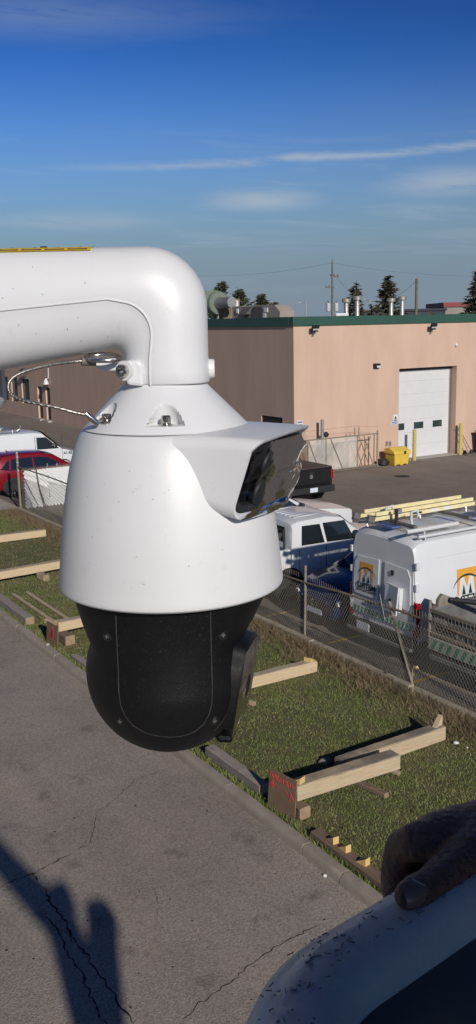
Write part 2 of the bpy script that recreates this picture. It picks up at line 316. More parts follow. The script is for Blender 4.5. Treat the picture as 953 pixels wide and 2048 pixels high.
def struct(o): o['kind'] = 'structure'; return o
def stuff(o): o['kind'] = 'stuff'; return o
def copy_tree(o, parent=None):
    c = o.copy(); COL.objects.link(c); c.parent = parent
    for ch in list(o.children): copy_tree(ch, c)
    return c
def text(s, size, name, m, parent, loc, rot, mirror=False, width=None, bold=.0, depth=.001):
    cu = bpy.data.curves.new(name, 'FONT'); cu.body = s; cu.size = size; cu.align_x = 'CENTER'; cu.align_y = 'CENTER'; cu.offset = bold; cu.extrude = depth
    t = bpy.data.objects.new(name, cu); COL.objects.link(t)
    bpy.context.view_layer.update()
    me = bpy.data.meshes.new_from_object(t.evaluated_get(bpy.context.evaluated_depsgraph_get())); bpy.data.objects.remove(t)
    xs = [v.co.x for v in me.vertices]; k = (width/(max(xs)-min(xs))) if width else 1.
    for v in me.vertices: v.co.x *= k*(-1 if mirror else 1)
    if mirror: me.flip_normals()
    me.materials.clear(); me.materials.append(M[m]); o = bpy.data.objects.new(name, me); COL.objects.link(o); o.parent = parent; o.location = loc; o.rotation_euler = rot; return o

# ================================================================== SETTING
def sheet(name, x0, x1, y0, y1, z, m): return struct(MB().add([(x0, y0, z), (x1, y0, z), (x1, y1, z), (x0, y1, z)], [(0, 1, 2, 3)]).build(name, m, fixn=False))
sheet('ground', -3000, 3000, -1500, 4500, -.035, 'land')
road = sheet('road', -14, 6.36, -60, 400, 0.0, 'road')
sheet('parking_lot', 11.05, 130, -60, 150, 0.004, 'lot')
sheet('concrete_apron', 6.5, 11.3, 33.2, 41, 0.010, 'apron')
sheet('lawn', 6.45, 11.02, -30, 33.2, .075, 'soil')
sheet('roadside_verge', -60, -14, -60, 400, .03, 'land')
# cracks: thin ragged dark ribbons lying on the asphalt
def crack(px, wd, jit=.03, seed=1, m='crack'):
    rn = random.Random(seed); P = [gp(x, y, .004) for x, y in px]; pts = []
    for a, b in zip(P[:-1], P[1:]):
        n = max(2, int((b-a).length/.05)); d = (b-a).normalized(); q = Vector((-d.y, d.x, 0))
        for i in range(n): pts.append(a.lerp(b, i/n) + q*rn.gauss(0, jit*.45))
    pts.append(P[-1]); vs = []; fs = []
    for i, p in enumerate(pts):
        d = (pts[min(i+1, len(pts)-1)] - pts[max(0, i-1)]).normalized(); q = Vector((-d.y, d.x, 0)); ww = wd*1.4*rn.uniform(.2, 1.0)*(1 if 2 < i < len(pts)-3 else .5)
        vs += [p + q*ww, p - q*ww*rn.uniform(.4, 1.)]
    for i in range(len(pts)-1): fs.append((2*i, 2*i+1, 2*i+3, 2*i+2))
    return MB().add(vs, fs).build('crack', m, road, fixn=False)
for i, (pl, wd) in enumerate((
    ([(0, 1773), (40, 1757), (75, 1745), (120, 1718), (148, 1705)], .010), ([(148, 1705), (178, 1688), (190, 1650), (192, 1625)], .006), ([(148, 1705), (158, 1730)], .004),
    ([(62, 1745), (90, 1780), (105, 1810), (135, 1845), (145, 1880), (170, 1905), (190, 1935), (213, 1965), (235, 2005), (268, 2048)], .013),
    ([(92, 1833), (115, 1858), (128, 1892), (142, 1920), (165, 1945), (180, 1985), (200, 2030), (215, 2048)], .012), ([(115, 1858), (138, 1868), (145, 1885)], .009),
    ([(365, 2040), (400, 2005), (470, 1960), (520, 1915), (560, 1888), (640, 1850)], .006), ([(192, 1625), (230, 1600), (270, 1560), (350, 1532)], .004), ([(310, 1775), (316, 1810), (310, 1865)], .003))):
    crack(pl, wd, .03, 40+i)
# kerb: cast sections with open joints
kerb = struct(bpy.data.objects.new('kerb', None)); COL.objects.link(kerb)
js = [-6, -3.0, .0, 2.4, 5.0, 6.6, 8.06, 8.82, 10.7, 12.9, 15.0, 17.31, 19.6, 22.0, 24.5, 27.0, 29.6, 33.1]
rk = random.Random(3)
for a, b in zip(js[:-1], js[1:]):
    rings = []; n = max(3, int((b-a)/.16))
    for i in range(n+1):
        y = a+.008 + (b-a-.016)*i/n; j = lambda s=.004: rk.gauss(0, s)
        ch = .018 + abs(j(.006)) + (.02 if i in (0, n) and rk.random() < .5 else 0)
        rings.append([(6.315, y, -.02), (6.325+j(.002), y, .06), (6.335, y, .128-ch), (6.335+ch, y, .130+j(.002)), (6.475, y, .130+j(.002)), (6.49, y, .118), (6.49, y, -.02)])
    MB().loft(rings).build('kerb_section', 'concrete', kerb, smooth=40)
lk = struct(bpy.data.objects.new('lot_kerb', None)); COL.objects.link(lk)
for a, b in zip(range(3, 33, 3), range(6, 36, 3)):
    MB().b2((10.99, a+.01, -.03), (11.13, min(b, 33.2)-.01, .14+rk.gauss(0, .008))).build('kerb_section', 'concrete', lk, bevel=.02)
# road-edge dirt against the kerb and a few painted stall marks in the lot
def strip(name, pts, z, m, par): return MB().add([(x, y, z) for x, y in pts], [tuple(range(len(pts)))]).build(name, m, par, fixn=False)
lot = bpy.data.objects['parking_lot']
for Y in (12.35, 14.98, 17.25, 20.1):
    strip('stall_line', [(11.4, Y-.05), (12.3, Y-.05), (12.3, Y+.05), (11.4, Y+.05)], .009, 'oil', lot)
dr = MB(); dr.lathe([(0, .010), (.30, .010), (.33, .006)], 20, (27.05, 30.2, 0)); dr.build('drain_cover', 'crack', lot)
for k in range(16):
    x, y = rk.uniform(17, 30), rk.uniform(20, 33); a = rk.uniform(0, 6); l_ = rk.uniform(.15, .7)
    p = [(x+math.cos(a+t)*l_*rk.uniform(.5, 1), y+math.sin(a+t)*l_*.35*rk.uniform(.5, 1)) for t in (0, 1.1, 2.1, 3.2, 4.2, 5.3)]
    strip('patch', p, .008 + k*.0001, 'lot_pale' if 'lot_pale' in M else M.setdefault('lot_pale', mat('lot_pale', (.24, .215, .19), .95, var=.2, scale=8)), lot)
for k in range(26):   # dark drips, small stones on the road
    p = gp(rk.uniform(10, 700), rk.uniform(1560, 2040), .004)
    if p.x > 6.1: continue
    rr = rk.uniform(.006, .022); strip('drip_mark', [(p.x+rr*math.cos(t)*rk.uniform(.6, 1.2), p.y+rr*math.sin(t)*rk.uniform(.6, 1.2)) for t in (0, .9, 1.8, 2.7, 3.6, 4.5, 5.4)], .0042+k*.00005, 'crack', road)
# grass blades and dry weeds (nobody could count them)
def blades(name, m, n, fx, hmin, hmax, wd, lean, seed, z0=.07, accept=None):
    rn = random.Random(seed); vs = []; fs = []
    while len(fs) < n:
        x, y = fx(rn)
        if accept and not accept(x, y, rn): continue
        h = rn.uniform(hmin, hmax); a = rn.uniform(0, 6.283); lx, ly = math.cos(a), math.sin(a); q = h*lean*rn.uniform(.2, 1.2); i = len(vs); b = rn.uniform(0, 6.283); wx, wy = math.cos(b)*wd, math.sin(b)*wd
        vs += [(x-wx, y-wy, z0), (x+wx, y+wy, z0), (x+lx*q, y+ly*q, z0+h)]; fs.append((i, i+1, i+2))
    return stuff(tag(MB().add(vs, fs).build(name, m, fixn=False), *{'grass': ('short mown green lawn between road kerb and fence', 'grass'), 'dry_weeds': ('brown dry weeds along the foot of the chain link fence', 'weeds'), 'kerb_weeds': ('sparse green tufts growing behind the road kerb', 'weeds')}[name]))
rn_h = lambda: True
def ynear(rn): return 4.5 + 28.6*rn.random()**1.6
def patchy(x, y, rn):
    if y > 24.6 and y < 28.2 and rn.random() < .6: return False
    t = .5 + .5*math.sin(x*1.7+y*.9)*math.sin(x*.6-y*1.3); q = .5 + .5*math.sin(x*7.1+2*math.sin(y*3.3))*math.sin(y*5.9+1.7*math.sin(x*4.1)); return rn.random() < .35 + .30*t + .35*q
blades('grass', 'grass', 210000, lambda rn: (rn.uniform(6.52, 10.75), ynear(rn)), .018, .046, .0055, 1.2, 11, accept=patchy)
blades('dry_weeds', 'weeds', 24000, lambda rn: (10.66 - abs(rn.gauss(0, .22))*rn.choice((1.3, -.9)), 3 + 30*rn.random()), .03, .20 if rn_h() else .32, .006, 1.2, 12, accept=lambda x, y, rn: rn.random() < .35+.65*(.5+.5*math.sin(y*2.3)*math.sin(y*.9+1)))
rl = random.Random(77); lm = MB()
for k in range(1500):
    x, y = rl.uniform(6.52, 10.9), ynear(rl); a = rl.uniform(0, 6.28); r_ = rl.uniform(.010, .028); z = .085+rl.uniform(0, .035); u, v = Vector((math.cos(a), math.sin(a), rl.uniform(-.4, .4)))*r_, Vector((-math.sin(a), math.cos(a), rl.uniform(-.4, .4)))*r_*.55; c_ = Vector((x, y, z)); lm.add([c_-u, c_-v, c_+u, c_+v], [(0, 1, 2, 3)])
stuff(tag(lm.build('leaf_litter', 'weeds', fixn=False), 'small dry brown leaves scattered over the lawn', 'leaves'))
blades('kerb_weeds', 'grass', 5000, lambda rn: (6.52 + abs(rn.gauss(0, .05)), ynear(rn)), .04, .12, .005, .6, 13)

# ================================================================== BUILDING
bld = thing('commercial_building', 'pink stucco commercial building with green metal roof edge and white roll-up door', 'building', (23.9, 33.7, 0))
BX, BY, BZ = 23.9, 33.7, 6.42
def wall_holes(us, zs, holes, f, depth, back):
    """wall sheet in (u,z) with rectangular openings and their reveals; f(u,z,d) -> local point, d into the wall"""
    ul = sorted(set([us[0], us[1]] + [h[0] for h in holes] + [h[1] for h in holes])); zl = sorted(set([zs[0], zs[1]] + [h[2] for h in holes] + [h[3] for h in holes])); mb = MB()
    for a, b in zip(ul[:-1], ul[1:]):
        for c, d in zip(zl[:-1], zl[1:]):
            um, zm = (a+b)/2, (c+d)/2
            if any(h[0] < um < h[1] and h[2] < zm < h[3] for h in holes): continue
            mb.add([f(a, c, 0), f(b, c, 0), f(b, d, 0), f(a, d, 0)], [(0, 1, 2, 3)])
    for h in holes:
        a, b, c, d = h[:4]
        for p, q in (((a, c), (a, d)), ((b, c), (b, d)), ((a, d), (b, d)), ((a, c), (b, c))):
            mb.add([f(*p, 0), f(*q, 0), f(*q, depth), f(*p, depth)], [(0, 1, 2, 3)])
    return mb
DOOR = (29.91-BX, 33.60-BX, 0, 4.33)
wall_holes((0, 45), (-.05, BZ), [DOOR], lambda u, z, d: (u, d, z), .46, 0).build('end_wall', 'stucco', bld, fixn=False)
wins = [(77.6-BY, 79.2-BY, 1.0, 2.82), (74.2-BY, 75.8-BY, 1.0, 2.82), (71.85-BY, 73.3-BY, 1.0, 2.82), (69.7-BY, 71.1-BY, 1.0, 2.82), (67.1-BY, 68.75-BY, .98, 2.82)]
drs = [(64.55-BY, 65.45-BY, .12, 2.4), (62.98-BY, 63.85-BY, .12, 2.4)]
lou = [(34.6-BY, 36.3-BY, 2.02, 2.40)]
wall_holes((0, 75), (-.05, BZ), wins+drs+lou, lambda u, z, d: (d, u, z), .16, 0).build('street_wall', 'stucco', bld, fixn=False)
MB().b2((.3, .3, 6.30), (45, 75, 6.46)).build('roof', 'roofm', bld)
# flashing in lengths with a seam between them
def flash(a, b, ax):
    mb = MB()
    if ax == 'x': mb.b2((a, -.05, BZ-.01), (b, .30, 6.785)); mb.b2((a+.002, -.065, BZ-.03), (b-.002, -.049, BZ+.02))
    else: mb.b2((-.05, a, BZ-.01), (.30, b, 6.785)); mb.b2((-.065, a+.002, BZ-.03), (-.049, b-.002, BZ+.02))
    return mb.build('roof_flashing', 'flash', bld, bevel=.008)
x = -.05
for b in (9.13, 18.2, 27.3, 36.4, 45): flash(x+.004, b-.004, 'x'); MB().b2((b-.05, -.058, BZ), (b+.05, -.052, 6.79)).build('flashing_joint', 'flash', bld); x = b
y = .30
for b in (9.4, 18.5, 27.6, 36.7, 45.8, 55, 65, 75): flash(y+.004, b-.004, 'y'); y = b
# roll-up door of seven ribbed sections, three small panes in the third
rd = bpy.data.objects.new('roll_up_door', None); COL.objects.link(rd); rd.parent = bld
for k in range(7):
    z0 = .02 + k*.613; mb = MB()
    for q in range(6):
        a = z0 + q*.1015; mb.b2((DOOR[0]-.05, .40, a), (DOOR[1]-.10, .43, a+.0985))
    mb.b2((DOOR[0]-.05, .405, z0), (DOOR[1]-.10, .44, z0+.609)); mb.build('door_section', 'white_paint', rd, bevel=.003)
for u in (DOOR[0]+.40, DOOR[0]+1.62, DOOR[0]+2.84):
    MB().b2((u-.34, .385, 1.36), (u+.34, .399, 1.76)).build('pane_frame', 'white_paint', rd, bevel=.006); MB().b2((u-.30, .375, 1.40), (u+.30, .384, 1.72)).build('pane', 'tint_glass', rd)
MB().b2((DOOR[1]-.10, .37, 0), (DOOR[1]-.045, .45, 4.31)).build('door_track', 'galv', bld); MB().b2((DOOR[0]-.02, .36, 4.2), (DOOR[1]+.02, .47, 4.4)).build('door_header', 'door_brown', bld)
MB().b2((DOOR[0]-.1, -.25, .006), (DOOR[1]+.1, .40, .03)).build('threshold', 'apron', bld, bevel=.01)
for h in wins:
    w_ = MB()
    for p, q in (((h[0], h[2]), (h[0]+.07, h[3])), ((h[1]-.07, h[2]), (h[1], h[3])), ((h[0], h[3]-.07), (h[1], h[3])), ((h[0], h[2]), (h[1], h[2]+.09)), ((h[0]+.62, h[2]), (h[0]+.68, h[3]))): w_.b2((.10, p[0], p[1]), (.155, q[0], q[1]))
    wo = w_.build('window', 'green_frame', bld); MB().b2((.13, h[0]+.05, h[2]+.05), (.15, h[1]-.05, h[3]-.05)).build('pane', 'tint_glass', wo)
for h, m in zip(drs, ('door_brown', 'door_green')):
    do = MB().b2((.12, h[0]+.02, h[2]), (.158, h[1]-.02, h[3]-.02)).build('door', m, bld); MB().box((.09, h[1]-.12, 1.15), (.05, .10, .16)).build('door_handle', 'galv', do); MB().b2((-.3, h[0]-.1, 0), (.1, h[1]+.1, .11)).build('step', 'apron', bld)
lo = MB()
for k in range(6): lo.box((.08, (lou[0][0]+lou[0][1])/2, 2.04+.065*k), (.1, 1.68, .012), ry=.6)
lo.build('louvre', 'hvac_dark', bld); MB().b2((.14, lou[0][0], 2.0), (.158, lou[0][1], 2.4)).build('louvre_back', 'ink', bld)
# wall fittings: each its own thing
def flood(px, py, label, fam):
    p = onY(px, py, BY); t = thing('floodlight', label, 'floodlight', (p.x, BY, p.z), 0, 'floodlights under the roof edge')
    MB().box((0, -.28, .02), (.36, .10, .30), rx=.55).build('housing', 'black_plastic', t, bevel=.02)
    for k in (-.065, .045): MB().box((0, -.335, .04+k), (.29, .012, .07), rx=.55).build('lamp_panel', 'lamp_clear', t)
    MB().tube([(0, -.22, -.05), (.03, -.15, -.22), (.05, -.02, -.26)], .025, 8).build('bracket', 'galv', t); MB().box((.05, -.01, -.26), (.14, .03, .16)).build('back_plate', 'galv', t, bevel=.01)
flood(623, 658, 'black double-panel floodlight by the sunlit corner of the pink building', 0); flood(859, 654, 'black double-panel floodlight above the white roll-up door', 1)
p = onY(752, 732, BY); t = thing('wall_pack_light', 'dark square wall light between the corner and the roll-up door', 'wall light', (p.x, BY, p.z))
MB().prism([(-.17, -.12), (.17, -.12), (.17, .12), (-.17, .12)], lambda a, b: (a, 0, b), lambda a, b: (a*.85, -.2 if b > 0 else -.1, b*.9)).build('housing', 'black_plastic', t, bevel=.015); MB().box((.03, -.16, -.01), (.2, .02, .13), rx=-.45).build('lens', 'lamp_clear', t)
p = onY(912, 690, BY); t = thing('wall_camera', 'tiny white dome fixture high on the wall right of the roll-up door', 'camera', (p.x, BY, p.z))
MB().lathe([(0, -.12), (.06, -.10), (.08, -.05), (.07, -.0)], 12, axis='Y').build('dome', 'shade_white', t, smooth=50); MB().box((.02, -.01, .05), (.1, .03, .08)).build('mount', 'shade_white', t)
def sign(px, py, wd, ht, label, rows):
    p = onY(px, py, BY); t = thing('wall_sign', label, 'sign', (p.x, BY, p.z)); MB().b2((-wd/2, -.015, -ht/2), (wd/2, -.003, ht/2)).build('panel', 'sign_white', t, bevel=.003)
    for (a, b, c, d, m) in rows: MB().b2((a*wd, -.019, b*ht), (c*wd, -.0155, d*ht)).build('print', m, t)
sign(600, 850, .27, .40, 'small white notice with dark lines at the building corner above the gate', [(-.4, .22, .4, .40, 'sign_blue'), (-.38, .0, .38, .08, 'ink'), (-.38, -.18, .3, -.10, 'ink'), (-.38, -.36, .34, -.28, 'ink')])
sign(791, 836, .26, .32, 'white warning notice with black triangle beside the roll-up door', [(-.35, -.42, .35, -.22, 'sign_blue')])
ws = bpy.data.objects['wall_sign.001']; MB().prism([(-.08, -.04), (.08, -.04), (0, .11)], lambda a, b: (a, -.0155, b), lambda a, b: (a, -.019, b)).build('triangle', 'ink', ws)
sign(789, 846, .36, .16, 'lower wide white and blue notice beside the roll-up door', [(-.45, .1, .45, .4, 'sign_blue'), (-.4, -.35, .4, -.1, 'sign_blue')])
for k, (px, lab) in enumerate(((773, 'left'), (779.5, 'right'))):
    p = onY(px, 887, BY); t = thing('outlet_box', ('small grey electrical box on the wall nearer the rolling gate', 'small grey electrical box on the wall nearer the yellow bin')[k], 'electrical box', (p.x, BY, p.z), 0, 'outlet boxes by the bin'); MB().b2((-.05, -.06, -.11), (.05, 0, .11)).build('cover', 'galv', t, bevel=.012); MB().b2((-.03, -.07, -.06), (.03, -.061, .06)).build('flap', 'hvac_dark', t)
p = onX(99, 765, BX); t = thing('wall_lamp', 'white wall lamp on a conduit above the green door', 'wall light', (BX, p.y, p.z)); MB().lathe([(.05, .28), (.12, .16), (.20, -.05), (.2, -.12), (0, -.14)], 14, (-.24, 0, 0)).build('shade', 'shade_white', t, smooth=40); MB().tube([(-.02, 0, 1.0), (-.06, 0, .3), (-.24, 0, .25)], .03, 6).build('conduit', 'shade_white', t)
p = onX(56, 742, BX); t = thing('wall_floodlight', 'brown floodlight on the shaded street wall above the windows', 'floodlight', (BX, p.y, p.z)); MB().box((-.35, 0, 0), (.3, .5, .32), ry=-.5).build('housing', 'door_brown', t, bevel=.02); MB().tube([(0, 0, -.1), (-.3, 0, 0)], .04, 6).build('bracket', 'door_brown', t)
# rooftop things
def vent(px, ytop, Y, label, k):
    p = onY(px, ytop, Y); t = thing('roof_vent', label, 'roof vent', (p.x, Y, 6.46), 0, 'metal vents on the flat roof'); h = p.z-6.46
    MB().lathe([(.19, 0), (.16, .25), (.135, .32), (.135, h-.18)], 18).build('pipe', 'porcelain', t, smooth=40)
    MB().lathe([(.15, h-.24), (.25, h-.22), (.26, h-.03), (.20, h), (0, h+.005)], 18).build('cap', 'porcelain', t, smooth=40); MB().lathe([(.30, 0), (.29, .05), (.2, .12)], 18).build('base_cone', 'porcelain', t, smooth=40)
    for z in (.62, .95): MB().lathe([(.142, z), (.142, z+.03)], 18, cap=False).build('band', 'galv', t)
for px, yt, Y, lb in ((693, 597, 44.5, 'shorter ribbed metal roof vent of the pair beside the transformer pole'), (715, 592, 44.7, 'taller ribbed metal roof vent of the pair beside the transformer pole'), (783, 596, 44.5, 'shorter metal roof vent of the pair in front of the large spruce'), (805, 592, 44.7, 'taller metal roof vent of the pair in front of the large spruce')): vent(px, yt, Y, lb, 0)
t = thing('roof_exhaust_blower', 'green drum blower with silver duct on a rusty box on the roof', 'blower', (28.0, 47.0, 6.46))
MB().lathe([(0, -.35), (.62, -.35), (.66, -.3), (.66, .3), (.62, .35), (0, .35)], 26, (0, .0, 1.22), 'Y').build('drum', 'drum', t, smooth=40); MB().lathe([(.30, -1.7), (.30, -.8), (.36, -.36)], 20, (0, 0, 1.22), 'Y').build('duct', 'galv', t, smooth=40)
MB().b2((-.8, -.1, 1.1), (.1, .28, 1.92)).build('outlet', 'drum', t); MB().b2((.15, -.55, .0), (1.25, .45, 1.45)).build('motor_box', 'rusty_box', t, bevel=.02); MB().b2((.75, -.62, .95), (1.1, -.56, 1.35)).build('switch_box', 'sign_white', t, bevel=.01); MB().tube([(.9, -.6, .95), (1.0, -.6, .2)], .025, 6).build('conduit', 'galv', t)
for k in (-.5, .5): MB().box((-.1, k*.5, .3), (.1, .08, .6), ry=.35).build('leg', 'galv', t)
t = thing('roof_air_unit', 'beige roof air unit with dark intake hood beside the blower', 'air unit', (28.0, 44.2, 6.46))
MB().b2((-.2, -.3, .05), (.55, .75, 1.0)).build('cabinet', 'hvac', t, bevel=.02); MB().b2((-.21, -1.7, .05), (.6, -.33, .98)).build('cabinet', 'hvac', t, bevel=.02)
MB().prism([(0, .55), (0, .92), (.35, .55)], lambda a, b: (-.2-a, -1.15, b), lambda a, b: (-.2-a, -.45, b)).build('intake_hood', 'hvac_dark', t); MB().b2((-.26, .1, .62), (-.205, .28, .86)).build('access_panel', 'sign_white', t); MB().b2((-.25, -1.05, .2), (-.21, -.55, .5)).build('grille', 'hvac_dark', t)
t = thing('roof_heat_unit', 'low taupe roof unit with slanted end by the green flashing', 'air unit', (28.0, 41.2, 6.46))
MB().prism([(-.9, .05), (1.45, .05), (1.45, .98), (-.5, .98), (-1.0, .62)], lambda a, b: (-.3, a, b), lambda a, b: (.6, a, b)).build('cabinet', 'hvac', t, bevel=.02); MB().b2((-.32, .62, .1), (-.302, 1.4, .92)).build('coil_panel', 'hvac_dark', t); MB().b2((-.33, .28, .05), (-.302, .55, .6)).build('door', 'sign_white', t); MB().b2((-.34, .1, .62), (-.302, .45, .85)).build('label_plate', 'sign_white', t)
t = thing('roof_hatch', 'small white curved roof vent just left of the transformer pole', 'roof vent', (34.6, 44.0, 6.46)); MB().lathe([(.1, -.45), (.1, .45)], 10, (0, 0, .45), 'X').build('tube', 'shade_white', t, smooth=40); MB().b2((-.4, -.05, 0), (-.3, .05, .45)).build('leg', 'shade_white', t); MB().b2((.3, -.05, 0), (.4, .05, .45)).build('leg', 'shade_white', t)

# ------------------------------------------------------------------ far things
def far(px, py, dist): q = cpt(px, py, dist); return c2w(q.x, q.y, q.z)
def spruce(name, px, ytop, dist, wpx, label, m='needle', seed=1, dens=1., leanbr=-.25):
    tp = far(px, ytop, dist); h = tp.z; rad = wpx/2/F*dist*1.35; rn = random.Random(seed); t = thing(name, label, 'tree', (tp.x, tp.y, 0), rn.uniform(0, 6), 'conifers beyond the pink building')
    MB().tube([(0, 0, 0), (0, 0, h*.5), (0, 0, h*.98)], [h*.018+.06, h*.01+.04, .02], 7).build('trunk', 'bark', t)
    vs = []; fs = []; lv = int(32*dens)
    for i in range(lv):
        f = .04 + .96*i/lv; z = h*(.22 + .78*f); L_ = rad*(1-f)**.75*rn.uniform(.8, 1.2) + .16
        for k in range(rn.randint(5, 7)):
            a = rn.uniform(0, 6.283); LL = L_*rn.uniform(.55, 1.2)
            for j in range(max(3, int(LL*9))):
                u = rn.uniform(.1, 1.); p = Vector((math.cos(a)*LL*u, math.sin(a)*LL*u, z + LL*u*leanbr + .25*LL*u*u + rn.gauss(0, .05)))
                s_ = rn.uniform(.22, .52)*(1.1-.3*u)*(h/11); d = Vector((math.cos(a)+rn.gauss(0, .7), math.sin(a)+rn.gauss(0, .7), rn.uniform(-.55, .35))).normalized(); q = d.orthogonal().normalized(); q = (q*rn.uniform(-1, 1)+d.cross(q)*rn.uniform(-1, 1)).normalized(); b = len(vs)
                vs += [p - d*s_*.3 - q*s_*.34, p + d*s_*1.5, p - d*s_*.3 + q*s_*.34]; fs.append((b, b+1, b+2))
    MB().add(vs, fs).build('crown', m, t, fixn=False); return t
spruce('spruce_tree', 712, 564, 110, 52, 'slim dark spruce behind the left pair of roof vents', seed=2)
spruce('spruce_tree', 778, 549, 112, 66, 'broad dark spruce behind the right pair of roof vents', seed=3, dens=1.2)
spruce('spruce_tree', 957, 540, 118, 60, 'tall dark spruce near the red-roofed hall', seed=4, dens=1.2)
spruce('spruce_tree', 743, 607, 150, 26, 'low distant spruce between the two vent pairs', seed=5)
spruce('pine_tree', 443, 562, 150, 62, 'open pine rising above the green blower drum', 'green_needle', 6, 1.0, .25)
spruce('pine_tree', 480, 578, 150, 60, 'pine above the beige roof air unit', 'green_needle', 7, 1.2, .2)
spruce('pine_tree', 524, 588, 150, 66, 'bushy green pine above the taupe roof unit', 'green_needle', 8, 1.5, .2)
spruce('pine_tree', 551, 604, 140, 58, 'rounded low pine at the end of the taupe roof unit', 'green_needle', 9, 1.6, .2)
def bare(px, ytop, dist, label, seed, spread=.5):
    tp = far(px, ytop, dist); rn = random.Random(seed); t = thing('bare_tree', label, 'tree', (tp.x, tp.y, 0), 0, 'leafless trees beyond the pink building'); h = tp.z; tr = MB(); br = MB()
    def grow(p, d, ln, r, dep):
        q = p + d*ln; (tr if dep == 0 else br).tube([p, p.lerp(q, .5)+Vector((rn.gauss(0, .04), rn.gauss(0, .04), 0))*ln, q], [r, r*.85, r*.65], 4 if dep else 6, cap=False)
        if dep >= 6: return
        for k in range(3 if dep < 5 else 2):
            dd = (d + Vector((rn.gauss(0, spread), rn.gauss(0, spread), rn.gauss(.05, .22)))).normalized(); grow(p.lerp(q, rn.uniform(.55, 1)), dd, ln*rn.uniform(.62, .85), max(r*.60, .036), dep+1)
    grow(Vector((0, 0, 0)), Vector((0, 0, 1)), h*.27, h*.014, 0); tr.build('trunk', 'bark', t); br.build('crown', 'twig', t, fixn=False)
bare(885, 580, 125, 'leafless tree in front of the red-roofed hall', 21, .6); bare(522, 572, 155, 'leafless tree behind the bushy green pine', 22, .35); bare(845, 600, 160, 'low leafless tree behind the bare wooden pole', 23, .6); bare(586, 612, 150, 'low leafless shrub tree beyond the roof corner', 24, .6); bare(632, 610, 170, 'small leafless tree left of the transformer pole', 25, .6); bare(930, 592, 140, 'leafless tree beside the tall dark spruce', 26, .6)
bare(497, 585, 158, 'thin leafless tree between the two green pines', 27, .4)
b0 = far(665, 523, 150); t = thing('utility_pole', 'wooden utility pole carrying two grey transformers', 'pole', (b0.x, b0.y, 0), -TH); hz = b0.z
MB().tube([(0, 0, 0), (0, 0, hz)], [.20, .13], 10).build('shaft', 'pole_wood', t, smooth=40)
for s_ in (-1, 1): MB().lathe([(0, 0), (.30, 0), (.36, .05), (.36, 1.2), (.3, 1.3), (0, 1.34)], 14, (s_*.62, 0, far(665, 623, 150).z)).build('transformer', 'transformer', t, smooth=40); MB().lathe([(.05, 0), (.09, .1), (.05, .35)], 8, (s_*.62, 0, far(665, 606, 150).z)).build('bushing', 'hvac_dark', t)
for px, y in ((-.45, 575), (.45, 553)):
    z = far(665, y, 150).z; MB().box((px*.8, 0, z), (1.4, .12, .14), ry=.08).build('cross_arm', 'pole_wood', t)
    for q in (-.6, -.1, .45): MB().lathe([(.05, 0), (.11, .08), (.05, .3)], 8, (px*.8+q, 0, z+.05)).build('insulator', 'hvac_dark', t)
MB().tube([(0, 0, hz), (0, 0, hz+.4)], .04, 6).build('tip_insulator', 'hvac_dark', t)
b1 = far(834, 557, 120); tag(MB().tube([(0, 0, 0), (0, 0, b1.z)], [.24, .17], 10).build('bare_pole', 'pole_wood', loc=(b1.x, b1.y, 0), smooth=40), 'plain weathered wooden pole right of the large spruce', 'pole')
def wire(a, b, sag, label):
    pts = [a.lerp(b, i/14) - Vector((0, 0, sag*4*(i/14)*(1-i/14))) for i in range(15)]; tag(MB().tube(pts, .016, 4).build('power_line', 'ink'), label, 'wire', 'overhead lines by the transformer pole')
wire(far(672, 552, 150), far(834, 561, 120), 3.2, 'sagging wire between the transformer pole and the plain pole'); wire(far(665, 526, 150), far(1100, 545, 170), 1.2, 'overhead wire running right from the transformer pole top'); wire(far(665, 526, 150), far(300, 545, 180), 1.2, 'overhead wire running left from the transformer pole top')
for px, y, lb in ((613, 606, 'thin distant lamp post above the roof corner'), (742, 600, 'thin distant lamp post between the vent pairs')):
    q = far(px, y, 230); t = thing('lamp_post', lb, 'lamp post', (q.x, q.y, 0), -TH); MB().tube([(0, 0, 0), (0, 0, q.z-.3), (-.25, 0, q.z), (-1.3, 0, q.z+.15)], [.12, .09, .08, .07], 7).build('post', 'galv', t); MB().box((-1.5, 0, q.z+.15), (.7, .3, .14)).build('lamp_head', 'galv', t)
q = far(890, 605, 200); t = thing('far_hall', 'low far hall with red roof edge behind bare branches', 'building', (q.x, q.y, 0), -TH)
MB().b2((0, 0, 0), (40, 18, q.z-.9)).build('wall', 'far_wall', t); MB().b2((-.3, -.3, q.z-.9), (40.3, 18.3, q.z)).build('roof_edge', 'red_roof', t)
for k in range(6): MB().b2((3+k*6, -.06, 3), (6+k*6, -.02, 5.5)).build('window', 'car_glass', t)
q = far(722, 620, 190); t = thing('far_shed', 'long low dark building beyond the roof vents', 'building', (q.x, q.y, 0), -TH); MB().b2((0, 0, 0), (13, 12, q.z-.3)).build('wall', 'far_dark', t); MB().b2((-.3, -.3, q.z-.3), (13.3, 12.3, q.z)).build('roof_edge', 'hvac_dark', t)
q = far(808, 618, 185); t = thing('far_warehouse', 'dark blue-grey warehouse beside the plain wooden pole', 'building', (q.x, q.y, 0), -TH); MB().b2((0, 0, 0), (8, 12, q.z-.4)).build('wall', 'far_dark', t); MB().b2((-.3, -.3, q.z-.4), (8.3, 12.3, q.z)).build('roof_edge', 'far_dark', t)

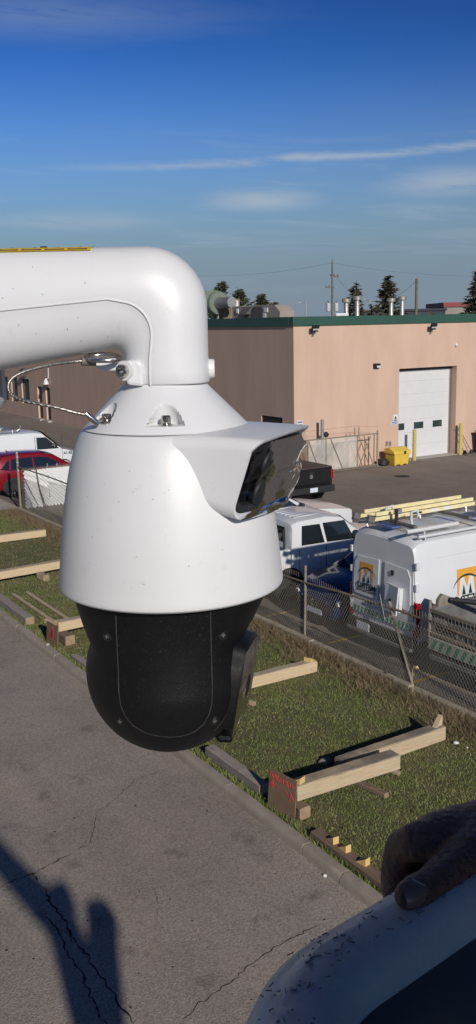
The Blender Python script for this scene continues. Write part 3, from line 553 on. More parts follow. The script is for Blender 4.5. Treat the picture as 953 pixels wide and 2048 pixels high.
# ================================================================== VEHICLES (local frame: +x front, rear bumper at x=0, z up)
def interp(tb, x):
    for (a, b), (c, d) in zip(tb[:-1], tb[1:]):
        if x <= c: return b + (d-b)*max(0, (x-a))/(c-a) if c > a else d
    return tb[-1][1]
def body_mesh(L_, W, zbot, belt, top, tum, xs, plan):
    """lofted shell: top = roofline table, plan = half-width factor table"""
    rings = []
    for x in xs:
        w = W*interp(plan, x); zt = interp(top, x); zb = min(interp(belt, x), zt-.02) if isinstance(belt, list) else min(belt, zt-.02); wi = w - max(0, zt-zb)*tum
        half = [(w-.10, zbot), (w-.02, zbot+.08), (w, zbot+.35*(zb-zbot)), (w, zbot+.75*(zb-zbot)), (w-.025, zb), (wi+.00, zb+(zt-zb)*.80), (wi-.05, zb+(zt-zb)*.95), (wi-.16, zt), (wi*.4, zt+.025)]
        rings.append([(x, -y, z) for y, z in half] + [(x, y, z) for y, z in reversed(half)])
    return MB().loft(rings)
def wheel(par, x, y, r, side, rim='alloy', wd=.24):
    ty = MB().lathe([(r*.62, -wd/2), (r*.93, -wd/2), (r, -wd*.32), (r, wd*.32), (r*.93, wd/2), (r*.62, wd/2)], 28, axis='Y', cap=False).build('wheel', 'tyre', par, smooth=35, loc=(x, y, r))
    rm = MB(); s_ = side; o = s_*wd*.36; rm.lathe([(r*.64, o), (r*.58, o-s_*.03), (r*.58, o-s_*.09)], 28, axis='Y', cap=False)
    for k in range(10):
        a = k*math.pi/5; rm.box((math.cos(a)*r*.34, o-s_*.015, math.sin(a)*r*.34), (r*.56, .03, r*.085), ry=-a)
    rm.lathe([(0, o), (r*.14, o), (r*.14, o-s_*.06)], 14, axis='Y'); rm.build('rim', rim, ty); MB().lathe([(0, o-s_*.09), (r*.62, o-s_*.09)], 24, axis='Y', cap=False).build('brake', 'ink', ty)
    return ty
def arch(par, x, y, r, side):
    mb = MB(); pr = []
    for k in range(17):
        a = math.pi*k/16; pr.append((math.cos(a), math.sin(a)))
    mb.prism([(x+c*(r+.06), r+s_*(r+.06)) for c, s_ in pr], lambda a, b: (a, y, b), lambda a, b: (a, y-side*.10, b)); return mb.build('wheel_arch', 'black_plastic', par)
def panel(par, name, m, pts, f, th=.008, bev=0.):
    """thin plate over the (a,b) outline; f(a,b,d) -> local point, d outward"""
    return MB().prism(pts, lambda a, b: f(a, b, .001), lambda a, b: f(a, b, th)).build(name, m, par, bevel=bev)
def side_f(W, belt, tum, s): return lambda x, z, d: (x, s*(W - .025 - max(0, z-belt)*tum + .014 + d), z)
def mirror_(par, x, y, z, s, m='black_plastic'):
    o = MB().box((x, y+s*.13, z), (.10, .20, .20)).build('mirror', m, par, bevel=.03); MB().box((x-.056, y+s*.13, z), (.012, .16, .15)).build('mirror_glass', 'chrome', o); MB().tube([(x, y-s*.04, z-.06), (x, y+s*.1, z-.04)], .03, 6).build('mirror_arm', 'black_plastic', o)

def pickup(name, label, paint, loc, rz, L_=5.7, cab=(1.75, 3.1, 4.05), tonneau=False, rim='alloy'):
    t = thing(name, label, 'pickup truck', loc, rz, None); W = 1.0; c0, c1, c2 = cab; belt = 1.28
    top = [(0, 1.30), (c0-.02, 1.30), (c0, 1.35), (c0+.10, 1.86), (c0+.3, 1.92), (c1-.35, 1.95), (c1+.1, 1.88), (c2, 1.30), (L_-.6, 1.20), (L_-.1, 1.12), (L_, .95)]
    top = [p for p in top if p[0] >= c0]
    xs = [c0, c0+.05, c0+.1, c0+.3, c0+.7, c1-.35, c1-.1, c1+.1, (c1+c2)/2, c2, c2+.3, L_-.6, L_-.25, L_-.1, L_]
    body_mesh(L_, W, .50, belt, top, .22, xs, [(0, 1), (L_-.6, 1), (L_, .90)]).build('cab', paint, t, smooth=38)
    bed = MB(); bed.b2((.05, -W, .55), (c0-.03, -W+.10, 1.30)); bed.b2((.05, W-.10, .55), (c0-.03, W, 1.30)); bed.b2((.06, -W+.1, .62), (c0-.03, W-.1, .72)); bed.b2((c0-.10, -W+.1, .7), (c0-.03, W-.1, 1.29)); bed.build('bed', paint, t, bevel=.025)
    tg = MB().b2((0, -W+.06, .72), (.055, W-.06, 1.31)).build('tailgate', paint, t, bevel=.02); MB().box((-.006, 0, 1.15), (.012, .22, .07)).build('handle', 'black_plastic', tg, bevel=.004); MB().lathe([(0, -.012), (.075, -.012), (.075, 0)], 16, (0, 0, 1.02), 'X').build('badge', 'chrome' if paint != 'car_black' else 'grey_steel', tg)
    bp_ = MB().b2((-.16, -W+.03, .42), (.04, W-.03, .66)).build('rear_bumper', 'black_plastic' if paint == 'car_black' else 'chrome', t, bevel=.03); MB().b2((-.168, -.17, .47), (-.161, .17, .63)).build('licence_plate', 'plate_white', bp_)
    for s in (-1, 1): MB().b2((-.010, s*(W-.10), .86), (.10, s*(W+.006), 1.22)).build('tail_light', 'red_lens', t, bevel=.012)
    if tonneau: MB().b2((.04, -W+.02, 1.302), (c0-.04, W-.02, 1.335)).build('bed_cover', 'tonneau_cloth' if 'tonneau_cloth' in M else M.setdefault('tonneau_cloth', mat('tonneau_cloth', (.085, .062, .05), .7, var=.1)), t, bevel=.01)
    else:
        MB().b2((c0-.62, -.8, .72), (c0-.2, .8, 1.18)).build('tool_box', 'alu', t, bevel=.02); MB().tube([(c0-.12, -.85, 1.3), (c0-.12, -.85, 1.75), (c0-.12, .85, 1.75), (c0-.12, .85, 1.3)], .03, 8).build('headache_rack', 'black_plastic', t)
        MB().lathe([(.05, 0), (.08, .1), (.04, .28)], 10, (c0-.3, -.55, 1.18)).build('beacon', 'black_plastic', t)
    for s in (-1, 1):
        f = side_f(W, belt, .22, s)
        panel(t, 'rear_door_window', 'car_glass', [(c0+.30, 1.34), (c1-.52, 1.33), (c1-.60, 1.78), (c0+.38, 1.79)], f); panel(t, 'front_door_window', 'car_glass', [(c1-.44, 1.33), (c2-.28, 1.30), (c2-.50, 1.44), (c1+.16, 1.78), (c1-.50, 1.79)], f)
        for x in (c1-.48, c0+.22, c2-.16): MB().b2((x-.006, s*(W-.004), .62), (x+.006, s*(W+.003), 1.26)).build('door_gap', 'ink', t)
        for x in (c1-.66, c2-1.05): MB().b2((x, s*(W-.002), 1.06), (x+.24, s*(W+.03), 1.12)).build('door_handle', paint, t, bevel=.012)
        for x in (1.02 if c0 < 2 else .9, L_-1.05): arch(t, x, s*(W+.006), .40, s); wheel(t, x, s*(W-.09), .40, s, rim)
        mirror_(t, c2-.42, s*(W-.06), 1.42, s); MB().b2((c0+.1, s*(W-.12), .40), (c2, s*(W+.03), .46)).build('running_board', 'black_plastic', t)
        MB().b2((L_-.35, s*(W-.34), .85), (L_-.02, s*(W-.09), 1.08)).build('headlight', 'lamp_clear', t, bevel=.02)
    th_ = (c1+c2)/2
    MB().add([(c1+.16, -.70, 1.875), (c1+.16, .70, 1.875), (c2-.02, .82, 1.34), (c2-.02, -.82, 1.34)], [(0, 1, 2, 3)]).build('windshield', 'car_glass', t); MB().add([(c0+.012, -.68, 1.78), (c0+.012, .68, 1.78), (c0-.004, .74, 1.42), (c0-.004, -.74, 1.42)], [(0, 1, 2, 3)]).build('rear_window', 'car_glass', t)
    for k in range(-3, 4): MB().b2((c0+.35, k*.18-.03, 1.945), (c1-.35, k*.18+.03, 1.962)).build('roof_rib', paint, t, bevel=.008)
    MB().b2((.2, -.5, .3), (L_-.3, .5, .55)).build('chassis', 'ink', t); MB().b2((L_-.03, -.55, .62), (L_+.02, .55, 1.02)).build('grille', 'black_plastic', t, bevel=.01)
    return t
pickup('white_pickup', 'white crew cab pickup with dark side windows behind the navy car', 'car_white', (11.45, 18.85, 0), 0, 5.0, (1.12, 2.62, 3.45))
pickup('white_pickup', 'white pickup whose cab shows behind the larger white crew cab', 'car_white', (11.75, 22.55, 0), 0, 5.7, (1.7, 3.0, 4.15))
pickup('black_pickup', 'black pickup with covered bed parked tail out before the slatted gate', 'car_black', (20.25, 27.5, 0), math.pi/2, 5.9, (2.0, 3.3, 4.2), True, 'black_plastic')

def suv(name, label, paint, loc, rz, L_=4.55, W=.92):
    t = thing(name, label, 'car', loc, rz); belt = 1.08
    top = [(0, .95), (.06, 1.05), (.35, 1.42), (.62, 1.63), (1.3, 1.68), (2.2, 1.66), (2.75, 1.52), (3.45, 1.06), (3.9, 1.0), (4.35, .86), (L_, .62)]
    xs = [0, .06, .2, .35, .62, 1.0, 1.3, 1.8, 2.2, 2.5, 2.75, 3.1, 3.45, 3.7, 3.9, 4.15, 4.35, 4.48, L_]
    body_mesh(L_, W, .30, belt, top, .30, xs, [(0, .86), (.3, .97), (.8, 1), (3.7, 1), (4.2, .94), (L_, .74)]).build('body', paint, t, smooth=42)
    for s in (-1, 1):
        f = side_f(W, belt, .30, s)
        panel(t, 'quarter_window', 'car_glass', [(.50, 1.15), (.80, 1.12), (.86, 1.46), (.78, 1.46)], f, .012); panel(t, 'rear_door_window', 'car_glass', [(.86, 1.12), (1.78, 1.10), (1.78, 1.52), (.95, 1.50)], f, .012); panel(t, 'front_door_window', 'car_glass', [(1.84, 1.10), (3.05, 1.10), (2.80, 1.25), (2.40, 1.47), (1.84, 1.52)], f, .012)
        MB().tube([f(.44, 1.16, .01), f(.8, 1.09, .012), f(1.8, 1.075, .012), f(3.1, 1.075, .012)], .014, 6).build('window_trim', 'chrome', t)
        for x in (1.81, .92, 3.05): MB().b2((x-.005, s*(W-.006), .42), (x+.005, s*(W+.001), 1.06)).build('door_gap', 'ink', t)
        for x in (1.02, 2.0): MB().b2((x, s*(W-.004), .90), (x+.22, s*(W+.025), .95)).build('door_handle', paint, t, bevel=.01)
        for x in (.92, 3.62): arch(t, x, s*(W+.004), .36, s); wheel(t, x, s*(W-.10), .36, s)
        MB().b2((.5, s*(W-.05), .28), (4.0, s*(W+.012), .42)).build('sill_cladding', 'black_plastic', t, bevel=.02); mirror_(t, 2.86, s*(W-.08), 1.13, s, paint)
        hl = MB().prism([(0, .70), (.42, .78), (.46, .72), (.02, .60)], lambda a, b: (L_-.06-a*.9, s*(W*.74+a*.36), b), lambda a, b: (L_+.004-a*.9, s*(W*.78+a*.36), b)).build('headlight', 'car_glass', t)
        MB().lathe([(0, 0), (.055, 0), (.065, -.03)], 14, (L_-.04, s*(W*.80), .675), 'X').build('lamp_bulb', 'lamp_clear', hl); MB().box((L_-.19, s*(W*.90), .755), (.34, .03, .02), rz=-s*.38).build('lamp_strip', 'chrome', hl); MB().box((L_-.16, s*(W*.89), .645), (.30, .03, .02), rz=-s*.38).build('lamp_strip', 'chrome', hl)
        MB().b2((.0, s*(W*.55), .88), (.1, s*(W*.88), 1.0)).build('tail_light', 'red_lens', t, bevel=.02)
    MB().add([(2.26, -.60, 1.665), (2.26, .60, 1.665), (3.42, .76, 1.10), (3.42, -.76, 1.10)], [(0, 1, 2, 3)]).build('windshield', 'car_glass', t, loc=(0, 0, .012)); MB().add([(.60, -.56, 1.645), (.60, .56, 1.645), (.12, .68, 1.15), (.12, -.68, 1.15)], [(0, 1, 2, 3)]).build('rear_window', 'car_glass', t, loc=(-.012, 0, .012))
    MB().prism([(1.0, 1.70), (1.12, 1.70), (1.0, 1.78)], lambda a, b: (a, -.03, b), lambda a, b: (a, .03, b)).build('roof_fin', paint, t)
    g = MB().b2((L_-.04, -.42, .36), (L_+.012, .42, .68)).build('grille', 'black_plastic', t, bevel=.02); MB().lathe([(.09, .0), (.105, .01), (.09, .02)], 18, (L_+.012, 0, .56), 'X', cap=False).build('badge', 'chrome', g); MB().b2((L_+.013, -.26, .34), (L_+.025, .26, .46)).build('licence_plate', 'plate_white', g)
    MB().b2((.2, -.6, .2), (L_-.3, .6, .4)).build('underbody', 'ink', t); return t
suv('red_car', 'glossy red sport utility car beside the white slatted fence', 'car_red', (10.95, 36.75, 0), 0)
suv('navy_car', 'dark navy car nosed up to the fence beside the lettered van', 'car_navy', (16.45, 15.98, 0), math.pi, 4.6, .90)

def cargo_van(name, label, loc, L_, Hh, W, wx, hood):
    """wx: door-window x range and windshield base; hood: nose table"""
    t = thing(name, label, 'van', loc, 0); belt = 1.30
    top = [(0, Hh-.12), (.10, Hh-.03), (.3, Hh), (wx[0]-.1, Hh), (wx[0]+.35, Hh-.05), (wx[2], 1.28)] + hood
    xs = [0, .03, .10, .3, 1.0, 2.0, wx[0]-.3, wx[0]-.1, wx[0]+.15, wx[0]+.35, (wx[0]+.35+wx[2])/2, wx[2], wx[2]+.25] + [h[0] for h in hood]
    body_mesh(L_, W, .42, belt, top, .075, xs, [(0, .965), (.12, 1), (L_-.5, 1), (L_, .86)]).build('body', 'car_white', t, smooth=36)
    for s in (-1, 1):
        f = side_f(W, belt, .075, s); panel(t, 'door_window', 'car_glass', [(wx[0]+.08, 1.32), (wx[2]-.12, 1.30), (wx[0]+.52, Hh-.26), (wx[0]+.08, Hh-.24)], f, .012)
        for x in (wx[0], wx[2]+.03): MB().b2((x-.006, s*(W-.008), .55), (x+.006, s*(W+.002), 1.9)).build('door_gap', 'ink', t)
        MB().b2((wx[0]+.12, s*(W-.004), 1.10), (wx[0]+.32, s*(W+.03), 1.16)).build('door_handle', 'black_plastic', t, bevel=.01); mirror_(t, wx[2]-.30, s*(W-.05), 1.48, s)
        for x in (1.25, L_-1.0): arch(t, x, s*(W+.006), .37, s); wheel(t, x, s*(W-.10), .37, s, 'galv')
        MB().b2((.1, s*(W-.05), .40), (L_-.1, s*(W+.01), .52)).build('sill', 'black_plastic', t, bevel=.015); MB().b2((L_-.3, s*(W-.32), .78), (L_-.03, s*(W-.10), .98)).build('headlight', 'lamp_clear', t, bevel=.02)
    MB().add([(wx[0]+.42, -.72, Hh-.03), (wx[0]+.42, .72, Hh-.03), (wx[2]+.01, .82, 1.34), (wx[2]+.01, -.82, 1.34)], [(0, 1, 2, 3)]).build('windshield', 'car_glass', t, loc=(.012, 0, .01)); MB().b2((.2, -.6, .25), (L_-.3, .6, .45)).build('chassis', 'ink', t); return t
sv = cargo_van('white_cargo_van', 'long white cargo van with roof rack behind the red car', (10.75, 40.45, 0), 5.7, 2.08, .98, (3.42, 0, 4.62), [(5.05, 1.16), (5.5, 1.05), (5.68, .9), (5.7, .7)])
MB().tube([(2.5, -.80, 2.10), (2.5, -.80, 2.22), (2.5, .8, 2.22), (2.5, .8, 2.10)], .028, 8).build('rack_bar', 'alu', sv); MB().tube([(.8, -.80, 2.10), (.8, -.80, 2.22), (.8, .8, 2.22), (.8, .8, 2.10)], .028, 8).build('rack_bar', 'alu', sv); MB().tube([(.2, -.78, 2.17), (2.7, -.78, 2.17), (2.85, -.78, 2.27), (2.88, -.78, 2.42)], .035, 8).build('side_rail', 'alu', sv)
MB().tube([(1.2, -.3, 2.24), (1.9, -.3, 2.24), (2.0, -.3, 2.34), (2.0, -.3, 2.62)], .04, 8).build('ladder_hook', 'alu', sv); MB().tube([(.2, -.45, 2.26), (2.2, -.45, 2.3)], .03, 8).build('ladder_rail', 'alu', sv); MB().tube([(.2, -.1, 2.26), (2.2, -.1, 2.3)], .03, 8).build('ladder_rail', 'alu', sv)
text('A1-E51', .17, 'fleet_number', 'ink', sv, (4.95, -.992, 1.06), (math.pi/2, 0, 0), bold=.004)

# the lettered high-roof van, tail towards the fence
VX, VY, VW, VH, VL = 11.92, 13.83, 1.01, 2.50, 5.95
mv = cargo_van('lettered_van', 'white high-roof van lettered METRO carrying a yellow ladder', (VX, VY, 0), VL, VH, VW, (3.75, 0, 4.95), [(5.3, 1.18), (5.7, 1.05), (5.9, .85), (5.95, .65)])
rear = lambda y, z, d: (-d - .0 + max(0, z-1.3)*.04, y, z)
for s in (-1, 1):
    d0, d1 = (s*.03, s*.90); pts = [(d0, .72), (d1, .72), (s*.925, 1.3), (s*.86, 2.18), (s*.78, 2.28), (d0, 2.30)]
    dr_ = panel(mv, 'rear_door', 'car_white', pts if s > 0 else pts[::-1], rear, .03, .02)
    ip = [(s*.08, 1.12), (s*.80, 1.12), (s*.86, 1.24), (s*.83, 1.78), (s*.74, 1.92), (s*.08, 1.95)]; panel(dr_, 'window_panel', 'car_white', ip if s > 0 else ip[::-1], lambda a, b, d: rear(a, b, d+.03), .022, .018)
    for z in (.95, 1.60, 2.02): MB().box((.02, s*.965, z), (.09, .06, .14)).build('hinge', 'car_white', dr_, bevel=.012)
    MB().prism([(s*.90, .62), (s*1.005, .62), (s*1.0, 1.28), (s*.90, 1.34)] if s > 0 else [(s*.90, 1.34), (s*1.0, 1.28), (s*1.005, .62), (s*.90, .62)], lambda a, b: (-.02, a, b), lambda a, b: (.10, a, b)).build('tail_light', 'red_lens', mv, bevel=.015)
    MB().box((-.026, s*.95, .86), (.02, .07, .16)).build('reverse_lamp', 'lamp_clear', mv, bevel=.01)
MB().b2((-.10, -.98, .40), (.06, .98, .60)).build('rear_bumper', 'black_plastic', mv, bevel=.03); MB().b2((-.14, -.96, .34), (-.02, .96, .41)).build('step_bar', 'grey_steel', mv, bevel=.015)
MB().b2((-.115, .28, .42), (-.101, .66, .58)).build('licence_plate', 'plate_white', mv); MB().box((.045, 0, 2.40), (.05, .34, .06)).build('brake_lamp', 'red_lens', mv, bevel=.01); MB().box((-.05, .30, 1.03), (.05, .16, .05)).build('handle', 'black_plastic', mv)
# open tool plate on the near door, standing off the panel
tp = MB().box((-.16, -.44, 1.30), (.03, .48, .56), rz=-.18, ry=.10).build('hinged_plate', 'sign_white', mv, bevel=.008); MB().box((-.10, -.44, 1.30), (.09, .42, .48), ry=.05).build('plate_box', 'car_white', tp); MB().box((-.19, -.44, 1.26), (.02, .05, .10)).build('plate_latch', 'black_plastic', tp); MB().box((-.05, -.34, 1.78), (.02, .06, .10)).build('lock', 'black_plastic', mv)
for k in range(16):
    y = .86 - k*.112
    if y < -.84: break
    MB().prism([(0, 0), (.055, 0), (.095, .13), (.04, .13)], lambda a, b: (-.034, y-a, .735+b), lambda a, b: (-.0315, y-a, .735+b)).build('chevron', 'chev', mv)
text('91-510', .12, 'fleet_number', 'ink', mv, (-.035, -.30, .98), (math.pi/2, 0, -math.pi/2), bold=.003)
def logo(par, f, s, nm):
    def poly(pts, m, d): return MB().prism(pts, lambda a, b: f(a*s, b*s, d), lambda a, b: f(a*s, b*s, d+.0008)).build(nm, m, par)
    poly([(-.5, .72), (.5, .72), (.5, 1.0), (-.5, 1.0)], 'orange', .001); poly([(-.5, .73), (-.34, .73), (-.44, .0), (-.5, 0)], 'orange', .0021); poly([(.34, .73), (.5, .73), (.5, 0), (.44, 0)], 'orange', .0021); poly([(-.16, .73), (.16, .73), (0, .30)], 'orange', .0021)
    poly([(-.26, 0), (-.08, 0), (-.17, .40)], 'print_green', .0021); poly([(.08, 0), (.26, 0), (.17, .40)], 'print_green', .0021)
    arcp = [(.74*math.cos(a), .12+.66*math.sin(a)) for a in [math.pi*(.10+.80*k/20) for k in range(21)]]; arcq = [(.74*1.0*math.cos(a), .12+(.58+.02*0)*math.sin(a)) for a in [math.pi*(.90-.80*k/20) for k in range(21)]]
    poly(arcp + arcq, 'print_green', .0032)
SW = lambda x, z: -(VW - .02 - max(0, z-1.30)*.075)
logo(mv, lambda a, b, d: (1.32+a, SW(0, 1.28+b) - .002 - d, 1.28+b), .52, 'side_logo')
ang = math.atan(.075)
text('METRO', .24, 'lettering', 'print_green', mv, (1.32, SW(0, 1.17)-.006, 1.17), (math.pi/2, 0, 0), True, .78, .006); text('INFRASTRUCTURE', .09, 'lettering', 'print_green', mv, (1.32, SW(0, 1.03)-.006, 1.03), (math.pi/2, 0, 0), True, .80, .001)
logo(mv, lambda a, b, d: (-.056 - d + max(0, b+.10)*.04, .44-a, 1.41+b), .40, 'rear_logo')
text('METRO', .17, 'lettering', 'print_green', mv, (-.060, .44, 1.325), (math.pi/2, 0, -math.pi/2), True, .58, .005); text('INFRASTRUCTURE', .06, 'lettering', 'print_green', mv, (-.060, .44, 1.23), (math.pi/2, 0, -math.pi/2), True, .58, .001)
for z, x0, x1 in ((2.10, .55, 3.4), (.98, .55, 3.2)): MB().b2((x0, SW(0, z)-.004, z), (x1, SW(0, z)+.02, z+.022)).build('side_crease', 'car_white', mv, bevel=.008)
# roof rack and ladder
rk_ = VH + .02
for x in (.30, 1.75, 3.1):
    MB().tube([(x, -.86, rk_-.03), (x, -.86, rk_+.12), (x, .86, rk_+.12), (x, .86, rk_-.03)], .032, 8).build('rack_bar', 'alu', mv); MB().b2((x-.05, -.6, rk_+.145), (x+.05, .6, rk_+.19)).build('roller_bar', 'grey_steel', mv, bevel=.01)
for s in (-1, 1): MB().tube([(-.12, s*.80, rk_+.16), (1.2, s*.80, rk_+.16)], .04, 8).build('swing_arm', 'white_paint', mv); MB().tube([(.1, s*.88, rk_+.04), (3.4, s*.88, rk_+.04)], .03, 8).build('side_rail', 'white_paint', mv)
for x, y in ((.35, .30), (.42, -.35)): MB().tube([(x, y, rk_+.12), (x-.02, y, rk_+.40), (x+.14, y, rk_+.42), (x+.16, y, rk_+.30)], .028, 8).build('ladder_clamp', 'white_paint', mv)
MB().tube([(.25, -.10, rk_+.1), (.25, -.10, rk_+.45)], .035, 8).build('rack_post', 'black_plastic', mv)
MB().b2((.05, -.2, rk_+.10), (.5, .4, rk_+.125)).build('blue_strap', 'film_blue', mv); MB().b2((2.2, -.5, rk_+.20), (3.4, -.1, rk_+.24)).build('rack_tray', 'galv', mv)
lt = thing('extension_ladder', 'yellow fibreglass extension ladder on the lettered van roof rack', 'ladder', (VX-.15, VY+.12, rk_+.21))
for y, z in ((.0, 0), (.45, 0), (.05, .085), (.40, .085)):
    MB().b2((.0 if z < .05 else .1, y-.018, z), (2.75, y+.018, z+.078)).build('rail', 'ladder', lt, bevel=.006)
for k in range(8): MB().tube([(.2+.32*k, 0, .04), (.2+.32*k, .45, .04)], .016, 8).build('rung', 'alu', lt)
for y in (-.02, .42): MB().box((-.06, y+.02, .05), (.16, .07, .12), ry=.3).build('ladder_foot', 'grey_steel', lt, bevel=.01)
MB().b2((.95, -.024, .02), (1.25, -.019, .06)).build('caution_label', 'ink', lt); MB().b2((1.5, -.024, .015), (1.72, -.019, .065)).build('label', 'sign_white', lt); MB().b2((1.85, -.024, .015), (2.1, -.019, .065)).build('label', 'sign_white', lt)
MB().box((.62, .0, .13), (.16, .10, .10)).build('rung_lock', 'galv', lt, bevel=.01); MB().box((2.80, .22, .05), (.10, .56, .12)).build('end_bracket', 'galv', lt, bevel=.01)

# grey dump trailer
tr = thing('dump_trailer', 'worn grey steel trailer with green chevrons beside the lettered van', 'trailer', (11.80, 11.35, 0))
MB().b2((.06, -.98, .62), (3.6, .98, .70)).build('floor', 'grey_steel', tr)
for s in (-1, 1): MB().b2((.06, s*.98, .62), (3.6, s*.93, 1.36)).build('side_wall', 'grey_steel', tr, bevel=.01); MB().b2((.0, s*1.02, 1.33), (3.6, s*.90, 1.40)).build('top_rail', 'grey_steel', tr, bevel=.012); wheel(tr, 2.0, s*1.0, .36, s, 'galv')
tg = MB().b2((.0, -.96, .86), (.05, .96, 1.34)).build('tailgate', 'grey_steel', tr, bevel=.01)
for z, h_ in ((1.30, .08), (.88, .05)): MB().b2((-.04, -.98, z), (.01, .98, z+h_)).build('gate_rail', 'galv_post', tg, bevel=.01)
MB().b2((-.012, .58, 1.14), (-.002, .86, 1.24)).build('makers_plate', 'galv', tg)
for k in range(9): MB().b2((-.012, .30-k*.13, .96), (-.002, .315-k*.13, 1.04)).build('slot', 'galv', tg)
text('ORAYO', .17, 'lettering', 'ink', tg, (-.006, .58, 1.03), (math.pi/2, 0, -math.pi/2), True, .5, .004)
bb = MB().b2((-.05, -.98, .60), (.03, .98, .84)).build('rear_sill', 'apron', tr, bevel=.01)
for k in range(10): MB().prism([(0, 0), (.07, 0), (.16, .18), (.09, .18)], lambda a, b: (-.056, .90-k*.19-a, .63+b), lambda a, b: (-.052, .90-k*.19-a, .63+b)).build('chevron', 'chev', bb)
MB().b2((-.03, -.98, .40), (.06, .98, .50)).build('under_bar', 'grey_steel', tr, bevel=.01); MB().b2((.1, -.6, .3), (3.5, .6, .6)).build('frame', 'ink', tr)
MB().prism([(0, 0), (.34, 0), (.30, .16), (.12, .24), (.02, .14)], lambda a, b: (.10+a, .90, 1.38+b), lambda a, b: (.10+a, .99, 1.38+b)).build('hinge_bracket', 'galv_post', tr, bevel=.012); MB().tube([(-.02, .99, .6), (-.02, .99, 1.52)], .03, 8).build('gate_post', 'galv_post', tr)
MB().tube([(.35, .86, 1.50), (.8, .4, 1.46), (1.3, -.2, 1.42), (1.5, -.95, 1.40)], .05, 8).build('rolled_tarp', 'black_plastic', tr, smooth=40)

# ================================================================== YARD THINGS
# rolling gate with woven slats against the end wall
g0 = gp(590, 952).x; gt = thing('rolling_gate', 'galvanised rolling gate with dull woven slats against the pink end wall', 'gate', (24.0, 32.85, 0)); GX0, GX1, GX2, GH = 0.0, 2.75, 3.95, 1.55
fr_ = lambda nm, pts, r=.028, m='galv_post': MB().tube(pts, r, 8).build(nm, m, gt)
for x in (0.02, 1.0, GX1, 3.72): fr_('upright', [(x, 0, .10), (x, 0, GH)])
fr_('end_post', [(GX2, .05, 0), (GX2, .05, GH+.12)], .035)
for z in (.12, GH): fr_('rail', [(0, 0, z), (GX2, 0, z)])
fr_('track', [(0, .1, .05), (GX2+.1, .1, .05)], .04)
for a, b in (((.05, GH-.05), (.62, .15)), ((1.25, GH-.05), (1.9, .15)), ((2.85, GH-.1), (3.4, .16)), ((3.1, GH-.05), (3.65, .16)), ((3.5, GH-.1), (2.85, .16))): fr_('brace', [(a[0], -.02, a[1]), (b[0], -.02, b[1])], .022)
for x in (2.62, 2.85): fr_('stub_post', [(x, .03, GH-.1), (x, .03, GH+.36)], .025)
sm = MB()
for k in range(62):
    u = -1.45 + k*.068
    a0 = max(0.03, u); a1 = min(GX1-.03, u+1.40); z0 = .14+(a0-u); z1 = .14+(a1-u)
    if a1 <= a0+.02: continue
    q = .0115*random.uniform(.85, 1.1); d = random.gauss(0, .006); sm.add([(a0-q, d, z0+q), (a0+q, d, z0-q), (a1+q, d+.01, z1-q), (a1-q, d+.01, z1+q)], [(0, 1, 2, 3)])
stuff(sm.build('woven_slats', 'slat_dull', gt, fixn=False))
MB().tube([(-.3, .03, GH+.38), (2.62, .03, GH+.42), (2.9, .03, GH+.40), (3.95, .03, GH+.3)], .006, 5).build('top_wire', 'rust', gt)
p = onY(645, 858, BY-.45); t = thing('gate_motor_post', 'grey pipe post with black round lamp behind the rolling gate', 'post', (p.x, BY-.45, 0)); MB().tube([(0, 0, 0), (0, 0, p.z+.42)], .075, 12).build('pipe', 'galv', t, smooth=40); MB().lathe([(0, -.12), (.10, -.08), (.13, 0), (.10, .08), (0, .12)], 14, (.17, -.05, GH+.12), 'Y').build('lamp', 'black_plastic', t, smooth=50)
# yellow salt bin
p = gp(800, 930); bn = thing('salt_bin', 'yellow plastic salt bin with sloping lid by the roll-up door', 'bin', (p.x, p.y+.2, 0))
MB().prism([(-.40, 0), (.40, 0), (.46, .52), (-.46, .52)], lambda a, b: (a, -.32 - b*.10, b), lambda a, b: (a, .30, b)).build('body', 'yellow', bn, bevel=.03); MB().loft([[(-.50, -.42, .52), (-.50, .34, .54), (-.50, .32, .78), (-.50, -.05, .82), (-.50, -.38, .66)], [(.50, -.42, .52), (.50, .34, .54), (.50, .32, .78), (.50, -.05, .82), (.50, -.38, .66)]]).build('lid', 'yellow', bn, bevel=.04)
MB().box((.12, -.42, .60), (.10, .05, .13)).build('latch', 'black_plastic', bn, bevel=.01)
for x in (-.2, .2): MB().b2((x-.1, -.335, .0), (x+.1, -.30, .06)).build('fork_slot', 'crack', bn)
def blob(name, c, r, m, label, cat, seed, group=None, sq=.7, sub=3):
    bm = bmesh.new(); bmesh.ops.create_icosphere(bm, subdivisions=sub, radius=1); rn = random.Random(seed); ph = [rn.uniform(0, 6) for _ in range(6)]
    for v in bm.verts:
        k = 1 + .16*math.sin(3*v.co.x+ph[0])*math.sin(4*v.co.y+ph[1]) + .12*math.sin(6*v.co.z+ph[2]+3*v.co.x); v.co *= k; v.co.z *= sq; v.co = Vector((v.co.x*r, v.co.y*r, max(v.co.z*r, -r*sq*.55)+r*sq*.55))
    me = bpy.data.meshes.new(name); bm.to_mesh(me); bm.free(); me.materials.append(M[m]); o = bpy.data.objects.new(name, me); COL.objects.link(o); o.location = c
    for q in me.polygons: q.use_smooth = True
    return tag(o, label, cat, group) if label else o
q = gp(771, 931); blob('rubbish_bag', (q.x, q.y+.15, 0), .30, 'black_plastic', 'black rubbish bag slumped left of the yellow bin', 'bag', 5)
